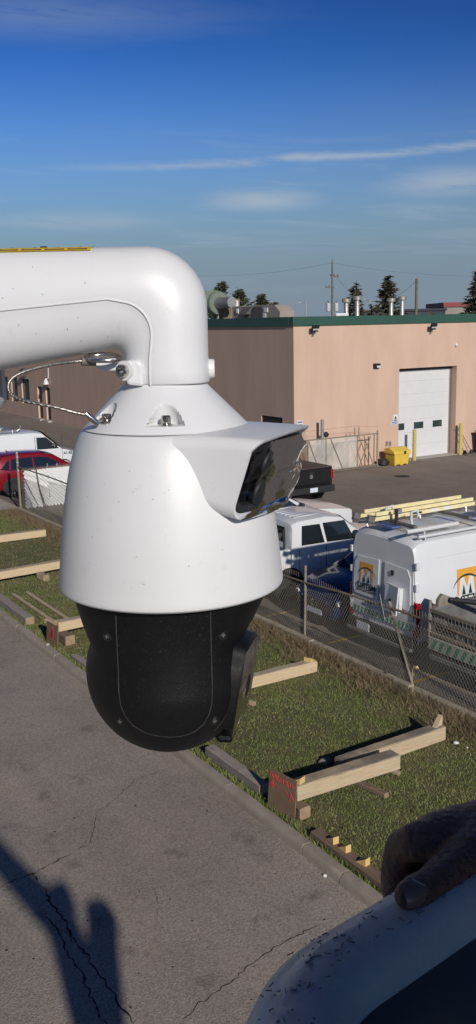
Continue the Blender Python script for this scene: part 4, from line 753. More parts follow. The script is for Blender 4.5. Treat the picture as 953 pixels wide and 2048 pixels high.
for px, py, yt, lb in ((798, 916, 862, 'yellow steel bollard rising behind the yellow bin'), (916.5, 909, 847, 'chipped yellow bollard right of the roll-up door')):
    p = gp(px, py); p.y = min(p.y, BY-.35); h_ = onY(px, yt, p.y).z; t = thing('bollard', lb, 'bollard', (p.x, p.y, 0), 0, 'yellow bollards guarding the roll-up door'); MB().tube([(0, 0, 0), (0, 0, h_-.05)], .09, 16).build('post', 'bollard', t, smooth=40); MB().lathe([(.092, h_-.06), (.085, h_-.015), (.04, h_+.005), (0, h_+.01)], 16).build('cap', 'bollard', t, smooth=50)
p = gp(936, 910); t = thing('hand_truck', 'leaning hand truck with thin frame beside the chipped yellow bollard', 'hand truck', (p.x-.1, BY-.45, 0))
for dx in (0, .28): MB().tube([(.25+dx*.8, -.1, .05), (-.22+dx*.3, .25, 1.35)], .018, 6).build('frame_tube', 'rust', t)
for f_ in (.25, .55, .85): MB().tube([(.25-.47*f_, -.1+.35*f_, .05+1.3*f_), (.475-.61*f_, -.1+.35*f_, .05+1.3*f_)], .014, 6).build('cross_bar', 'rust', t)
MB().b2((-.1, -.35, .01), (.6, -.05, .035)).build('toe_plate', 'grey_steel', t)
for x in (.08, .52): MB().lathe([(0, -.03), (.11, -.03), (.11, .03), (0, .03)], 14, (x, 0, .11), 'X').build('wheel', 'tyre', t)
t = thing('waste_bin', 'dark wheeled waste bin at the wall beyond the hand truck', 'bin', (gp(957, 905).x+.15, BY-.75, 0))
MB().loft([[(-.28, -.3, .1), (.28, -.3, .1), (.28, .3, .1), (-.28, .3, .1)], [(-.40, -.42, 1.05), (.40, -.42, 1.05), (.40, .38, 1.05), (-.40, .38, 1.05)]]).build('body', 'black_plastic', t, bevel=.03); MB().b2((-.43, -.46, 1.06), (.43, .44, 1.13)).build('lid', 'black_plastic', t, bevel=.025); MB().b2((-.2, -.44, .7), (.2, -.41, .95)).build('panel', 'red_lens', t)
for x in (-.3, .3): MB().lathe([(0, -.03), (.1, -.03), (.1, .03), (0, .03)], 12, (x, .3, .1), 'X').build('wheel', 'tyre', t)

# chain-link fence between lawn and lot
FX = 11.20; fence = thing('chain_link_fence', 'old chain link fence with rusty top rail between lawn and vehicles', 'fence', (FX, 3, 0))
wm = MB()
PITCHW = .078; y0, y1, zh = .0, 30.1, 1.50; rw = .0040
def zt(y): return 1.50 + .10*math.sin(y*.35) - .10*math.exp(-((y-11.0)/1.2)**2)
n = int((y1-y0+zh)/PITCHW)
def sway(y, z): return .035*math.sin(y*1.1)*z + .02*math.sin(y*2.7+1)*z
for d in (1, -1):
    for k in range(-1, n+22):
        base = y0 + k*PITCHW - (1.6 if d > 0 else 0.0); pts = []
        for j in range(7):
            z = .05 + 1.45*j/6; y = base + d*(z-.05)*.72 + (0 if d > 0 else 1.05)
            if y0 <= y <= y1 and z <= zt(y): pts.append((sway(y, z) + d*.002, y, z))
        if len(pts) > 1: wm.tube(pts, rw, 3, cap=False)
tip = MB()
for k in range(int(y1/PITCHW)): y = k*PITCHW; z = zt(y)-.02; tip.tube([(sway(y, z), y, z-.05), (sway(y, z)+.006, y+.012, z+.055)], .0034, 3, cap=False)
stuff(wm.build('wire_mesh', 'wire', fence, fixn=False)); stuff(tip.build('wire_tips', 'galv_post', fence, fixn=False))
def post(y, top, r=.030, zb=0.): return MB().tube([(0, y, zb), ((0+top[0])*.5, (y+top[1])*.5, top[2]*.5), top], r, 10).build('post', 'galv_post', fence, smooth=40)
post(3.4, (0, 3.4, 1.5)); post(6.4, (.02, 6.5, 1.5))
b_ = gp(806, 1375, .1); a_ = onX(779, 1203, FX+.02); post(b_.y-3, (a_.x-FX, a_.y-3, a_.z)); b_ = gp(619, 1268, .1); a_ = onX(611.5, 1131, FX+.02); post(b_.y-3, (a_.x-FX, a_.y-3, a_.z))
for y in (15.8, 18.9, 22.0, 25.2): post(y, (random.gauss(0, .03), y+random.gauss(0, .06), 1.55))
post(30.15, (0, 30.2, 2.1), .045); MB().lathe([(.05, 2.08), (.052, 2.12), (.03, 2.16), (0, 2.17)], 12, (0, 30.2, 0)).build('post_cap', 'galv', fence, smooth=50)
for z in (1.45, 1.75, 1.95): MB().lathe([(.052, z-.02), (.058, z), (.052, z+.02)], 12, (0, 30.18, 0), cap=False).build('clamp', 'galv', fence)
pts = [onX(px, py, FX) for px, py in ((1010, 1303), (953, 1281), (860, 1243), (800, 1222), (700, 1190), (620, 1168), (560, 1150))]
pts = [(random.gauss(0, .012), p.y-3, p.z) for p in pts] + [(0, 18, 1.45), (0, 21, 1.50), (0, 24, 1.58), (0, 27, 1.62), (0, 30.2, 1.60)]
MB().tube(pts, .024, 8).build('top_rail', 'rust', fence, smooth=50)
MB().tube([onX(705, 1205, FX-.02) - Vector((FX, 3, 0)), onX(718, 1235, FX-.02) - Vector((FX, 3, 0))], .008, 5).build('bent_wire', 'galv', fence); MB().tube([onX(760, 1188, FX-.03) - Vector((FX, 3, 0)), onX(770, 1240, FX-.03) - Vector((FX, 3, 0))], .008, 5).build('bent_wire', 'galv', fence)
# white slatted fence across the lawn end
sf = thing('slatted_fence', 'chain link fence panel woven with white privacy slats by the red car', 'fence', (11.3, 33.15, 0))
sl_ = MB(); wd_ = 4.2
for k in range(90):
    u = -1.45+k*.135
    a0 = max(.10, u); a1 = min(wd_, u+1.42); z0 = .03+(a0-u); z1 = .03+(a1-u)
    if a1 <= a0+.03: continue
    q = .031; d = random.gauss(0, .006); z1c = (a0-q, d, z0+q); sl_.add([(wd_-a0+.10+q, d, z0+q), (wd_-a0+.10-q, d, z0-q), (wd_-a1+.10-q, d+.01, z1-q), (wd_-a1+.10+q, d+.01, z1+q)], [(0, 1, 2, 3)])
stuff(sl_.build('woven_slats', 'slat', sf, fixn=False))
w2 = MB()
for k in range(80):
    u = -1.45+k*.083; a0 = max(.1, u); a1 = min(wd_, u+1.5)
    if a1 > a0+.03: w2.tube([(a0, -.014, .03+a0-u), (a1, -.014, .03+a1-u)], .004, 3, cap=False)
for k in range(52): w2.tube([(.1+k*.08, -.01, 1.42), (.11+k*.08, -.01, 1.56)], .004, 3, cap=False)
stuff(w2.build('wire_mesh', 'galv', sf, fixn=False))
MB().tube([(0, 0, 1.46), (4.3, 0, 1.50)], .025, 8).build('top_rail', 'rust', sf)
for x in (1.05, 2.05, 3.2, 4.28): MB().tube([(x, .03, 0), (x+random.gauss(0, .02), .03, 1.62)], .024, 8).build('post', 'galv_post', sf)
MB().tube([(.78, -.25, 0.02), (.62, -.1, .75), (.55, -.03, 1.58)], .022, 8).build('leaning_pipe', 'door_brown', sf)

# ================================================================== TIMBERS ON THE LAWN
def timber(name, label, c, size, m, rz=0., ry=0., end=None, cat='timber', group='timbers laid across the lawn', seed=0):
    t = thing(name, label, cat, c, rz, group); t.rotation_euler = (0, ry, rz); rn = random.Random(seed+int(c[0]*100)); l_, w_, h_ = size; rings = []
    ax = 0 if l_ > w_ else 1; n_ = 9; L1 = max(l_, w_)
    for i in range(n_):
        u = -L1/2 + L1*i/(n_-1); hw, hh = (w_ if ax == 0 else l_)/2, h_/2; b = .012; j = lambda: rn.gauss(0, .0022)
        sec = [(-hw+b, -hh), (hw-b, -hh), (hw, -hh+b), (hw+j(), hh-b), (hw-b*1.4, hh+j()), (-hw+b*1.4, hh+j()), (-hw+j(), hh-b), (-hw, -hh+b)]
        rings.append([(u, a, z) if ax == 0 else (a, u, z) for a, z in sec])
    MB().loft(rings, cap=False).build('timber_body', m, t)
    for i, e in ((0, -1), (n_-1, 1)): MB().add(rings[i], [tuple(range(8))]).build('end_face', end or 'end_grain', t, fixn=False)
    return t
G0 = .085
def beam(px0, px1, zb, h_, depth, label, m, ext0=0., ext1=0., seed=0, ytilt=0.):
    """front bottom edge given by two image points lying at height zb above the datum"""
    a, b = gp(*px0, zb), gp(*px1, zb); Y = (a.y+b.y)/2; x0, x1 = a.x-ext0, b.x+ext1
    return timber('timber_beam', label, ((x0+x1)/2, Y+depth/2, zb+h_/2), (x1-x0, depth, h_), m, math.atan2(b.y-a.y, b.x-a.x)*.6, seed=seed), x0, x1, Y
_, x0, x1, Y1 = beam((500, 1378), (635, 1344), .10, .215, .20, 'pale squared timber whose end with a wedge reaches the weeds', 'wood_new', 1.6, 0, 1)
W1 = (x1, Y1)
_, x0, x1, Y2 = beam((690, 1553), (890, 1480), .10, .235, .20, 'pale long timber lying behind the raised weathered one', 'wood_old', .02, 0, 2)
W2 = (x1, Y2)
_, x0, x1, Y3 = beam((594, 1603), (803, 1540), .26, .225, .235, 'weathered-topped timber raised on blocks behind the sprayed board', 'wood_old', 0, 0, 3); W3 = (x0, Y3)
beam((0, 1085), (93, 1073), .10, .22, .20, 'pale timber nearest the concrete apron', 'wood_new', 1.5, 0, 4)
beam((0, 1160), (118, 1137), .20, .21, .22, 'pale timber resting on a short block between dry patches', 'wood_new', .5, 1.1, 5)
beam((117, 1264), (190, 1248), .24, .21, .22, 'pale timber propped on a block beside the red-painted board', 'wood_new', .0, 2.0, 6)
def block(px, size, label, m='wood_old', rz=0., zb=G0, seed=0, cat='wood block', group='short wood blocks under the timbers'):
    p = gp(*px, zb); return timber('wood_block', label, (p.x, p.y+size[1]/2, zb+size[2]/2), size, m, rz, seed=seed, cat=cat, group=group)
block((92, 1162), (.17, .40, .16), 'short block under the timber between dry patches', 'wood_old', .1); block((140, 1290), (.22, .36, .20), 'stubby block under the propped timber by the red-painted board', 'wood_brown', .1); block((610, 1638), (.18, .30, .17), 'dark square block under the raised weathered timber', 'wood_brown', .05)
block((768, 1598), (.10, .62, .075), 'thin stick poking out under the raised weathered timber', 'wood_brown', .18); block((796, 1552), (.08, .30, .06), 'small offcut under the far end of the raised timber', 'wood_new', .2); block((505, 1413), (.09, .55, .07), 'thin stick peeking out beside the dome camera', 'wood_new', .15); block((655, 1528), (.16, .12, .05), 'dark blue-grey offcut in the beam shadow', 'wood_grey', .3)
block((108, 1252), (.12, .30, .10), 'small offcut on top of the propped timber end', 'wood_new', .25, .45)
def ktimber(pa, pb, wd, h_, label, m, seed=0, dx=0.):
    a, b = gp(*pa, G0), gp(*pb, G0); xc = (a.x+b.x)/2 + wd/2 + dx; return timber('kerb_timber', label, (xc, (a.y+b.y)/2, G0+h_/2), (wd, abs(b.y-a.y), h_), m, math.atan2(-(a.x-b.x), abs(a.y-b.y))*.0, seed=seed, group='timbers lying along the kerb')
ktimber((412, 1512), (518, 1592), .17, .155, 'grey squared timber lying along the kerb below the dome camera', 'wood_grey', 1); k3 = ktimber((622, 1677), (778, 1795), .17, .10, 'dark brown timber along the kerb carrying three yellow wedges', 'wood_brown', 2)
ktimber((-20, 1200), (56, 1250), .20, .17, 'grey timber with split end beside loose planks at the kerb', 'wood_grey', 3); ktimber((143, 1316), (190, 1352), .14, .08, 'pale grey plank along the kerb next to the propped timber', 'wood_grey', 4); ktimber((8, 1195), (92, 1255), .08, .06, 'orange-brown loose plank behind the grey kerb timber', 'wood_new', 5, .22); ktimber((25, 1192), (100, 1245), .08, .05, 'second orange-brown plank lying farther from the kerb', 'wood_new', 6, .36)
def wedge(p, l_, w_, h_, rz, label, m='wood_cut', group='fresh cut wedges'):
    o = MB().prism([(-l_/2, 0), (l_/2, 0), (-l_/2, h_)], lambda a, b: (a, -w_/2, b), lambda a, b: (a, w_/2, b)).build('wood_wedge', m, loc=p, bevel=.003); o.rotation_euler = (0, 0, rz); return tag(o, label, 'wedge', group)
for i, (px, py) in enumerate(((652, 1687), (678, 1703), (715, 1730))):
    p = gp(px, py, G0+.10); p.x = k3.location.x + .01; wedge(p, .17, .085, .10, math.pi*.5+.12*i-.1, ('fresh yellow wedge on the end of the dark kerb timber', 'middle fresh yellow wedge of three on the dark kerb timber', 'fresh yellow wedge on the dark kerb timber nearest the bucket')[i])
wedge(Vector((W1[0]-.10, Y1+.10, .315)), .16, .16, .085, math.pi*.15, 'pale wedge on the end of the timber by the weeds'); wedge(Vector((W2[0]-.09, Y2+.12, .335)), .20, .08, .15, math.pi*1.1, 'upright pale wedge on the long timber behind the raised one', 'wood_new'); wedge(Vector((W3[0]+.08, Y3+.15, .485)), .18, .12, .09, math.pi*.6, 'pale wedge behind the sprayed board on the raised timber')
# boards
def board(pa, pb, top_h, label, marks):
    a, b = gp(*pa, G0), gp(*pb, G0); d = (b-a); L_ = d.length; rz = math.atan2(d.y, d.x); t = thing('marker_board', label, 'board', a, rz, 'upright marker boards'); t.rotation_euler = (R(-5), 0, rz)
    MB().b2((0, -.008, 0), (L_, .008, top_h)).build('panel', 'board', t, bevel=.003)
    if marks:
        rn = random.Random(4)
        def stroke(pts, r=.008): MB().tube([(x_*L_, -.0085, z_*top_h) for x_, z_ in pts], r, 4).build('sprayed_mark', 'spray', t)
        zz = .80
        for k, ch in enumerate('DONOTMOV'):
            x_ = .05 + k*.112; z_ = zz - .02*k*.3; hh = .12
            sh = {'D': [(0, 0), (0, 1), (.7, .7), (.7, .3), (0, 0)], 'O': [(0, .2), (.1, .9), (.6, .9), (.7, .2), (.2, 0), (0, .2)], 'N': [(0, 0), (0, 1), (.7, 0), (.7, 1)], 'T': [(0, 1), (.7, 1), (.35, 1), (.35, 0)], 'M': [(0, 0), (.1, 1), (.35, .4), (.6, 1), (.7, 0)], 'V': [(0, 1), (.35, 0), (.7, 1)]}[ch]
            stroke([(x_ + u*.095 + rn.gauss(0, .006), z_ + v*hh + rn.gauss(0, .008)) for u, v in sh], .007)
        stroke([(.40, .60), (.12, .66)]); stroke([(.16, .76), (.06, .64), (.18, .56), (.16, .76)], .010); stroke([(.10, .68), (.15, .62)], .012)
        stroke([(.60, .62), (.86, .50)]); stroke([(.80, .66), (.94, .46), (.80, .44), (.82, .60)], .008)
    else:
        for k in range(4): MB().box((L_*.4+.02*k, -.0095, top_h*(.35+.12*k)), (.14, .004, .09), ry=.4*k).build('sprayed_patch', 'spray', t)
    return t
board((536, 1612), (590, 1643), .56, 'brown board sprayed with red lettering and two red arrows', True); board((94, 1284), (116, 1298), .46, 'brown board with faded red paint beside the propped timber', False)
# litter and a tall dead stalk by the fence
for i, (px, py, r_, lb, m) in enumerate(((912, 1487, .045, 'white stone in the weeds at the long timber end', 'sign_white'), (896, 1480, .03, 'brown pebble in the weeds at the long timber end', 'board'), (935, 1496, .02, 'tiny white scrap in the weeds by the fence', 'sign_white'), (650, 1752, .028, 'white scrap on the asphalt beside the kerb', 'sign_white'), (96, 1290, .05, 'pale concrete chip on top of the kerb', 'apron'))):
    p = gp(px, py, .09 if i < 3 else (.13 if i == 4 else 0)); blob('litter', p, r_, m, lb, 'litter', 30+i, None, .6, 2)
p = gp(826, 1392, .08); t = thing('dead_stalk', 'tall dry stalk with curled leaf standing at the fence', 'plant', (p.x, p.y, .08)); MB().tube([(0, 0, 0), (.01, .01, .2), (0, .03, .40), (.03, .02, .56)], [.007, .006, .005, .004], 5).build('stem', 'weed_leaf', t)
for z, a in ((.50, .3), (.56, 2.2), (.42, 4.), (.54, 5.)): MB().add([(0, 0, z), (.07*math.cos(a)-.02*math.sin(a), .07*math.sin(a)+.02*math.cos(a), z+.04), (.12*math.cos(a), .12*math.sin(a), z-.01), (.06*math.cos(a)+.03*math.sin(a), .06*math.sin(a)-.03*math.cos(a), z+.01)], [(0, 1, 2, 3)]).build('leaf', 'weed_leaf', t)

# ================================================================== DOME CAMERA ON ITS BRACKET (frame: x right, y ahead, z up; origin on the camera axis)
AX, AD = -.068, .92
base = c2w(AX, AD); base.z = H
dc = thing('dome_camera', 'large white and black pan-tilt dome camera hanging from a bracket', 'dome camera', base, -TH)
PHI = R(23.0); hv = Vector((math.cos(PHI), -math.sin(PHI), 0)); nv = Vector((-math.sin(PHI), -math.cos(PHI), 0))   # hood direction, side towards the viewer
BOLT_A = [math.atan2(-1, .0) + R(a) for a in (4, -56, 124, 184, 244)]
rb = .064; zl = -.0905
rows = [-.0555] + [-.0565 - i*(.0335/26) for i in range(27)] + [zl+.0002, zl-.0002] + [-.092, -.094, -.096, -.0975]
def cone_r(z): return .0395 + (z+.0565)/(-.0975+.0565)*(.0805-.0395)
ng = 288; rings = []
for z in rows:
    ring = []
    for k in range(ng):
        a = 2*math.pi*k/ng; r = cone_r(z)
        if z > zl:
            for ba in BOLT_A:
                dlt = (a-ba+math.pi) % (2*math.pi) - math.pi; rho = .0148 - (z-zl)*.30
                if abs(rb*math.sin(dlt)) < rho and math.cos(dlt) > 0:
                    r = min(r, rb*math.cos(dlt) - math.sqrt(max(0, rho**2 - (rb*math.sin(dlt))**2)))
        ring.append((r*math.cos(a), r*math.sin(a), z))
    rings.append(ring)
MB().loft(rings).build('top_cone', 'ptz_clean', dc, smooth=28)
for k, ba in enumerate(BOLT_A):
    x_, y_ = math.cos(ba)*rb, math.sin(ba)*rb; bo = MB().lathe([(.0062, 0), (.0062, .0012), (.0046, .0014), (.0046, .0020)], 18, (x_, y_, zl)).build('washer', 'steel', dc, smooth=30)
    MB().lathe([(.0040, .0018), (.0043, .0024), (.0043, .0084), (.0038, .0092), (.0026, .0092), (.0024, .0060), (0, .0060)], 20, (x_, y_, zl)).build('cap_screw', 'steel', bo, smooth=30)
prof = [(.0805, -.0988), (.0825, -.1005), (.0850, -.1045), (.0885, -.1120), (.0922, -.1230), (.0962, -.1380), (.1003, -.1580), (.1038, -.1800), (.1067, -.2020), (.1091, -.2240), (.1108, -.2400), (.1117, -.2480), (.1116, -.2520), (.1100, -.2535), (.1080, -.2525), (.1040, -.2300)]
def smooth_prof(p, n):
    o = []
    for i in range(len(p)-1):
        p0, p1, p2, p3 = Vector(p[max(i-1, 0)]), Vector(p[i]), Vector(p[i+1]), Vector(p[min(i+2, len(p)-1)])
        for k in range(n):
            t_ = k/n; o.append(tuple(.5*((2*p1)+(-p0+p2)*t_+(2*p0-5*p1+4*p2-p3)*t_*t_+(-p0+3*p1-3*p2+p3)*t_**3)))
    return o + [p[-1]]
MB().lathe([(.060, -.0985)] + smooth_prof(prof, 3), 120, cap=False).build('housing', 'ptz_white', dc, smooth=40)
for k in range(22):
    rn = random.Random(k+700); a = R(-90)+rn.gauss(-.25, .55); z = rn.uniform(-.245, -.112); r_ = next(p0[0]+(p1[0]-p0[0])*(p0[1]-z)/(p0[1]-p1[1]) for p0, p1 in zip(prof[:-1], prof[1:]) if p1[1] <= z <= p0[1])
    MB().box((math.cos(a)*r_, math.sin(a)*r_, z), (rn.uniform(.0004, .0012), .0006, rn.uniform(.0003, .0010)), rz=a+math.pi/2).build('chip_mark', 'galv', dc)
# hood: lofted rounded frame sweeping out of the housing
def hoodloop(at_, zt_, ab_, zb_, hb, inset=0., bulge=.0, n=10, rad=.016, lip=0.):
    """closed loop round the window; u lateral (+ towards viewer), v 0 bottom .. 1 top"""
    hgt = math.hypot(at_-ab_, zt_-zb_); pts = []; hb -= inset; h0, h1 = inset, hgt-inset; rad = max(.004, rad-inset*.5)
    rt_ = rad*.62
    for cx_, cy_, a0 in ((hb-rt_, h1-rt_, 0), (-hb+rt_, h1-rt_, 90), (-hb+rad, h0+rad, 180), (hb-rad, h0+rad, 270)):
        for k in range(n+1):
            a = R(a0+90*k/n); q_ = rt_ if a0 < 180 else rad; pts.append((cx_+q_*math.cos(a), cy_+q_*math.sin(a)))
        if a0 in (0, 180):   # subdivide the long top / bottom edges so that they can bow out
            st = pts[-1]; q_ = rt_ if a0 == 0 else rad
            sgn = -1 if a0 == 0 else 1
            for k in range(1, 9): pts.append((st[0] + (sgn*2*(hb-q_))*k/9, st[1]))
        else:
            st = pts[-1]; en = h0+rad if a0 == 90 else h1-rt_
            for k in range(1, 6): pts.append((st[0], st[1] + (en-st[1])*k/6))
    o = []
    for u, v in pts:
        f = v/hgt; a_ = ab_ + (at_-ab_)*f + lip*max(0, f-.88)/.12 + bulge*(1-(u/hb)**2)*(1.0 if f < .5 else .55); z_ = zb_ + (zt_-zb_)*f + (.004*(1-(u/hb)**2) if f > .6 else 0); o.append(hv*a_ + nv*u + Vector((0, 0, z_)))
    return o
L0 = hoodloop(.020, -.0988, .020, -.140, .078, rad=.012); L1 = hoodloop(.058, -.0990, .052, -.160, .0715, bulge=.004); L2 = hoodloop(.106, -.1003, .086, -.1728, .0680, bulge=.014); L1b = hoodloop(.080, -.0994, .070, -.168, .0690, bulge=.008); L3 = hoodloop(.1185, -.1015, .0945, -.1745, .068, bulge=.017, lip=.006)
L4 = hoodloop(.1190, -.1022, .0950, -.1738, .068, .0018, .017, lip=.006); L5 = hoodloop(.1165, -.1030, .0925, -.1735, .068, .0045, .017); L6 = hoodloop(.104, -.1040, .0800, -.1730, .068, .006, .015)
hd = MB().loft([L0, L1, L1b, L2, L3, L4, L5, L6], cap=False).build('visor_hood', 'ptz_white', dc, smooth=45)
B1 = hoodloop(.1168, -.1035, .0928, -.1728, .068, .0050, .017); B2 = hoodloop(.1160, -.1040, .0920, -.1725, .068, .0110, .017); B3 = hoodloop(.108, -.1040, .0840, -.1725, .068, .0125, .015)
MB().loft([B1, B2, B3], cap=False).build('window_bezel', 'black_plastic', hd, smooth=40)
mb = MB(); c_ = sum((Vector(p) for p in B3), Vector())/len(B3); nb = len(B3); mb.add([tuple(p) for p in B3] + [tuple(c_)], [(k, (k+1) % nb, nb) for k in range(nb)]); mb.build('infrared_window', 'lens_glass', hd, smooth=60)
def hpt(u, f, off=0.): # point on the window plane: u lateral, f height fraction
    return hv*(.0945+(.0240)*f + .015*(1-(u/.068)**2) + off) + nv*u + Vector((0, 0, -.1738+.0715*f))
for u in (-.034, 0, .034):
    for f in (.32, .68):
        q = hpt(u, f, -.006); MB().lathe([(.0115, 0), (.0125, .002), (.0115, .004), (.009, .004), (.003, .0015), (0, .0015)], 20).build('infrared_lamp', 'black_plastic', hd, smooth=40)
        o = bpy.context.scene.collection.objects[-1]; o.matrix_local = Matrix.Translation(q) @ (hv*.95 - Vector((0, 0, .3))).to_track_quat('Z', 'Y').to_matrix().to_4x4()
# crumpled clear transport film over the window
def film(name, par, f, nu, nv_, amp, seed):
    rn = random.Random(seed); vs = []; ks = [(rn.uniform(-1, 1), rn.uniform(-1, 1), rn.uniform(0, 6)) for _ in range(14)]
    for i in range(nu+1):
        for j in range(nv_+1):
            u, v = i/nu, j/nv_; d = 0
            for a, b, c in ks: d += abs(math.sin(7*(a*u+b*v)+c))
            d = (d/14-.55)*amp*2.4; e = min(u, 1-u, v, 1-v); d *= min(1, e*5+.25); vs.append(f(u, v, d + amp*.5*min(1, e*6)))
    fs = [(i*(nv_+1)+j, (i+1)*(nv_+1)+j, (i+1)*(nv_+1)+j+1, i*(nv_+1)+j+1) for i in range(nu) for j in range(nv_)]
    return MB().add(vs, fs).build(name, FILM, par, smooth=24, fixn=False)
film('protective_film', hd, lambda u, v, d: hpt(-.066+.126*u, -.01+1.0*v, d+.0005), 26, 22, .0060, 3)
film('protective_film', hd, lambda u, v, d: hpt(-.070+.09*u, -.02+.55*v, d+.003+.003*v), 20, 14, .006, 8)
ff = film('film_reflection', hd, lambda u, v, d: hpt(-.050+.088*u, .03+.24*v*(1-.4*u), d*.6+.004), 16, 8, .008, 5); ff.data.materials.clear(); ff.data.materials.append(FILM_REFL)  # extra sheet carrying the painted bluish reflection low on the window
for k in range(16):  # water beads on the visor
    rn = random.Random(k+50); u = rn.uniform(-.05, .045); a_ = rn.uniform(.080, .112); r_ = rn.choice((.0009, .0012, .0022, .0032))*rn.uniform(.8, 1.2); z_ = -.0972 - max(0, a_-.07)*.055
    MB().lathe([(r_, 0), (r_*.9, r_*.35), (r_*.5, r_*.6), (0, r_*.68)], 10, tuple(hv*a_ + nv*u + Vector((0, 0, z_-.0012)))).build('water_bead', 'lamp_clear', hd, smooth=80)
# black head
CX, CZ, RB = -.0055, -.3455, .0845
hv2 = Vector((math.cos(R(5)), -math.sin(R(5)), 0)); nv2 = Vector((-math.sin(R(5)), -math.cos(R(5)), 0))
def head_r(z, a):
    nt_ = [(.0985, -.2450), (.0958, -.2660), (.0870, -.2900), (.0775, -.3100)]
    def it(tb, z):
        for (r0, z0), (r1, z1) in zip(tb[:-1], tb[1:]):
            if z >= z1: return r0 + (r1-r0)*(z0-z)/(z0-z1)
        return None
    ball = math.sqrt(max(0, RB**2 - (z-CZ)**2)); c = min(1, max(0, (abs(math.sin(a))-.30)/.50)); c = c*c*(3-2*c)   # a: 0 = hood side, 90 = towards viewer
    s_ = ball if z < CZ else RB + .0137*((z-CZ)/.1005)**2; n_ = it(nt_, z); n_ = n_ if n_ is not None else 0
    n_ = max(n_, ball); return n_*(1-c) + s_*c
zs_ = [-.2450 - i*.0030 for i in range(34)]; zs_ += [CZ - RB*math.sin(R(q)) for q in range(0, 90, 3)]; zs_ += [CZ-RB*.9996]
zs_ = sorted(set(round(z, 5) for z in zs_), reverse=True); rings = []
for z in zs_:
    ring = []
    for k in range(144):
        a = 2*math.pi*k/144; r = head_r(z, a); p = hv2*math.cos(a)*r + nv2*math.sin(a)*r; ring.append((p.x + (CX if z < -.30 else CX*max(0, (-.25-z)/.05)), p.y, z))
    rings.append(ring)
hdk = MB().loft(rings).build('head', 'ptz_black', dc, smooth=40)
# arc marks: cover seam and screws follow the head surface
def on_head(px, py, lift=0.):
    """point of the head surface seen along one image ray (bisection)"""
    r = cray(px, py); lo_, hi_ = .70, 1.02
    def inside(k):
        q = r*k; x_, y_, z_ = q.x-AX, q.y-AD, q.z; x_ -= (CX if z_ < -.30 else CX*max(0, (-.25-z_)/.05)); a = math.atan2(Vector((x_, y_, 0)).dot(nv2), Vector((x_, y_, 0)).dot(hv2))
        return (z_ < -.245) and z_ > CZ-RB and math.hypot(x_, y_) < head_r(z_, a)
    k = lo_
    while k < hi_ and not inside(k): k += .0015
    a, b = k-.0015, k
    for _ in range(14):
        m_ = (a+b)/2
        if inside(m_): b = m_
        else: a = m_
    q = r*b - r.normalized()*lift; return Vector((q.x-AX, q.y-AD, q.z))
seam = [(232, 1222), (233, 1260), (235, 1300), (237, 1340), (238, 1380), (242, 1410), (252, 1434), (268, 1452), (290, 1465), (316, 1472), (340, 1474), (365, 1472), (388, 1464), (406, 1450), (418, 1430), (424, 1408), (425, 1375), (424, 1340), (423, 1300), (422, 1260), (421, 1214)]
MB().tube([on_head(*p, -.0002) for p in seam], .0007, 6).build('cover_seam', 'seam', hdk, smooth=60)
MB().tube([on_head(*p, -.0002) for p in ((468, 1330), (470, 1350), (469, 1375), (464, 1400), (455, 1425), (442, 1447), (428, 1462))], .0006, 6).build('cover_seam', 'seam', hdk, smooth=60)
for k, (px, py) in enumerate(((215, 1273), (446, 1270), (241, 1442), (429, 1441))):
    q = on_head(px, py); c0 = Vector((CX, 0, -.31 if k < 2 else CZ)); nn = (q-c0).normalized(); nn = (nn + Vector((0, -.4, 0))).normalized() if k > 1 else Vector((nn.x*.8, nn.y, 0)).normalized()
    rg = MB().lathe([(.0048, -.002), (.0048, .0004), (.0042, .0007), (.0040, -.0008), (0, -.0008)], 20).build('screw_recess', 'ink', hdk, smooth=30); rg.matrix_local = Matrix.Translation(q) @ nn.to_track_quat('Z', 'Y').to_matrix().to_4x4()
    s1 = MB().lathe([(.0032, -.0006), (.0030, .0004), (.0018, .0010), (0, .0011)], 16).build('screw', 'black_plastic', rg, smooth=40); MB().box((0, 0, .0011), (.0040, .0008, .0008)).box((0, 0, .0011), (.0008, .0040, .0008)).build('cross_slot', 'grey_steel', rg)
# lens window on the far side of the head
PH2 = R(13); lv = Vector((math.cos(PH2), -math.sin(PH2), 0)); ln = Vector((-math.sin(PH2), -math.cos(PH2), 0)); tilt = R(-10)
ld = lv*math.cos(tilt) + Vector((0, 0, math.sin(tilt))); lu = Vector((0, 0, 1))*math.cos(tilt) - lv*math.sin(tilt)
def oval(off, sx_, sz_, n=48):
    o = []
    for k in range(n):
        a = 2*math.pi*k/n; c, s_ = math.cos(a), math.sin(a); e = .62; o.append(Vector((CX, 0, CZ)) + ld*off + ln*(sx_*math.copysign(abs(c)**e, c)) + lu*(sz_*math.copysign(abs(s_)**e, s_)+.004))
    return o
lw = MB().loft([oval(.040, .042, .050), oval(.0790, .0400, .0480), oval(.0815, .0380, .0460), oval(.0810, .0365, .0445)], cap=False).build('lens_bezel', 'ptz_black', hdk, smooth=40)
q_ = oval(.0812, .0367, .0447); MB().add([tuple(p) for p in q_], [tuple(range(len(q_)))]).build('lens_window', 'lens_glass', lw)
film('protective_film', lw, lambda u, v, d: Vector((CX, 0, CZ)) + ld*(.0820+d*.4) + ln*(-.036+.074*u) + lu*(-.042+.090*v), 18, 20, .006, 11)
MB().box(tuple(Vector((CX, 0, CZ)) + ld*.070 + lu*(-.056)), (.018, .034, .010), rz=-PH2).build('wiper_housing', 'ptz_black', hdk, bevel=.005)

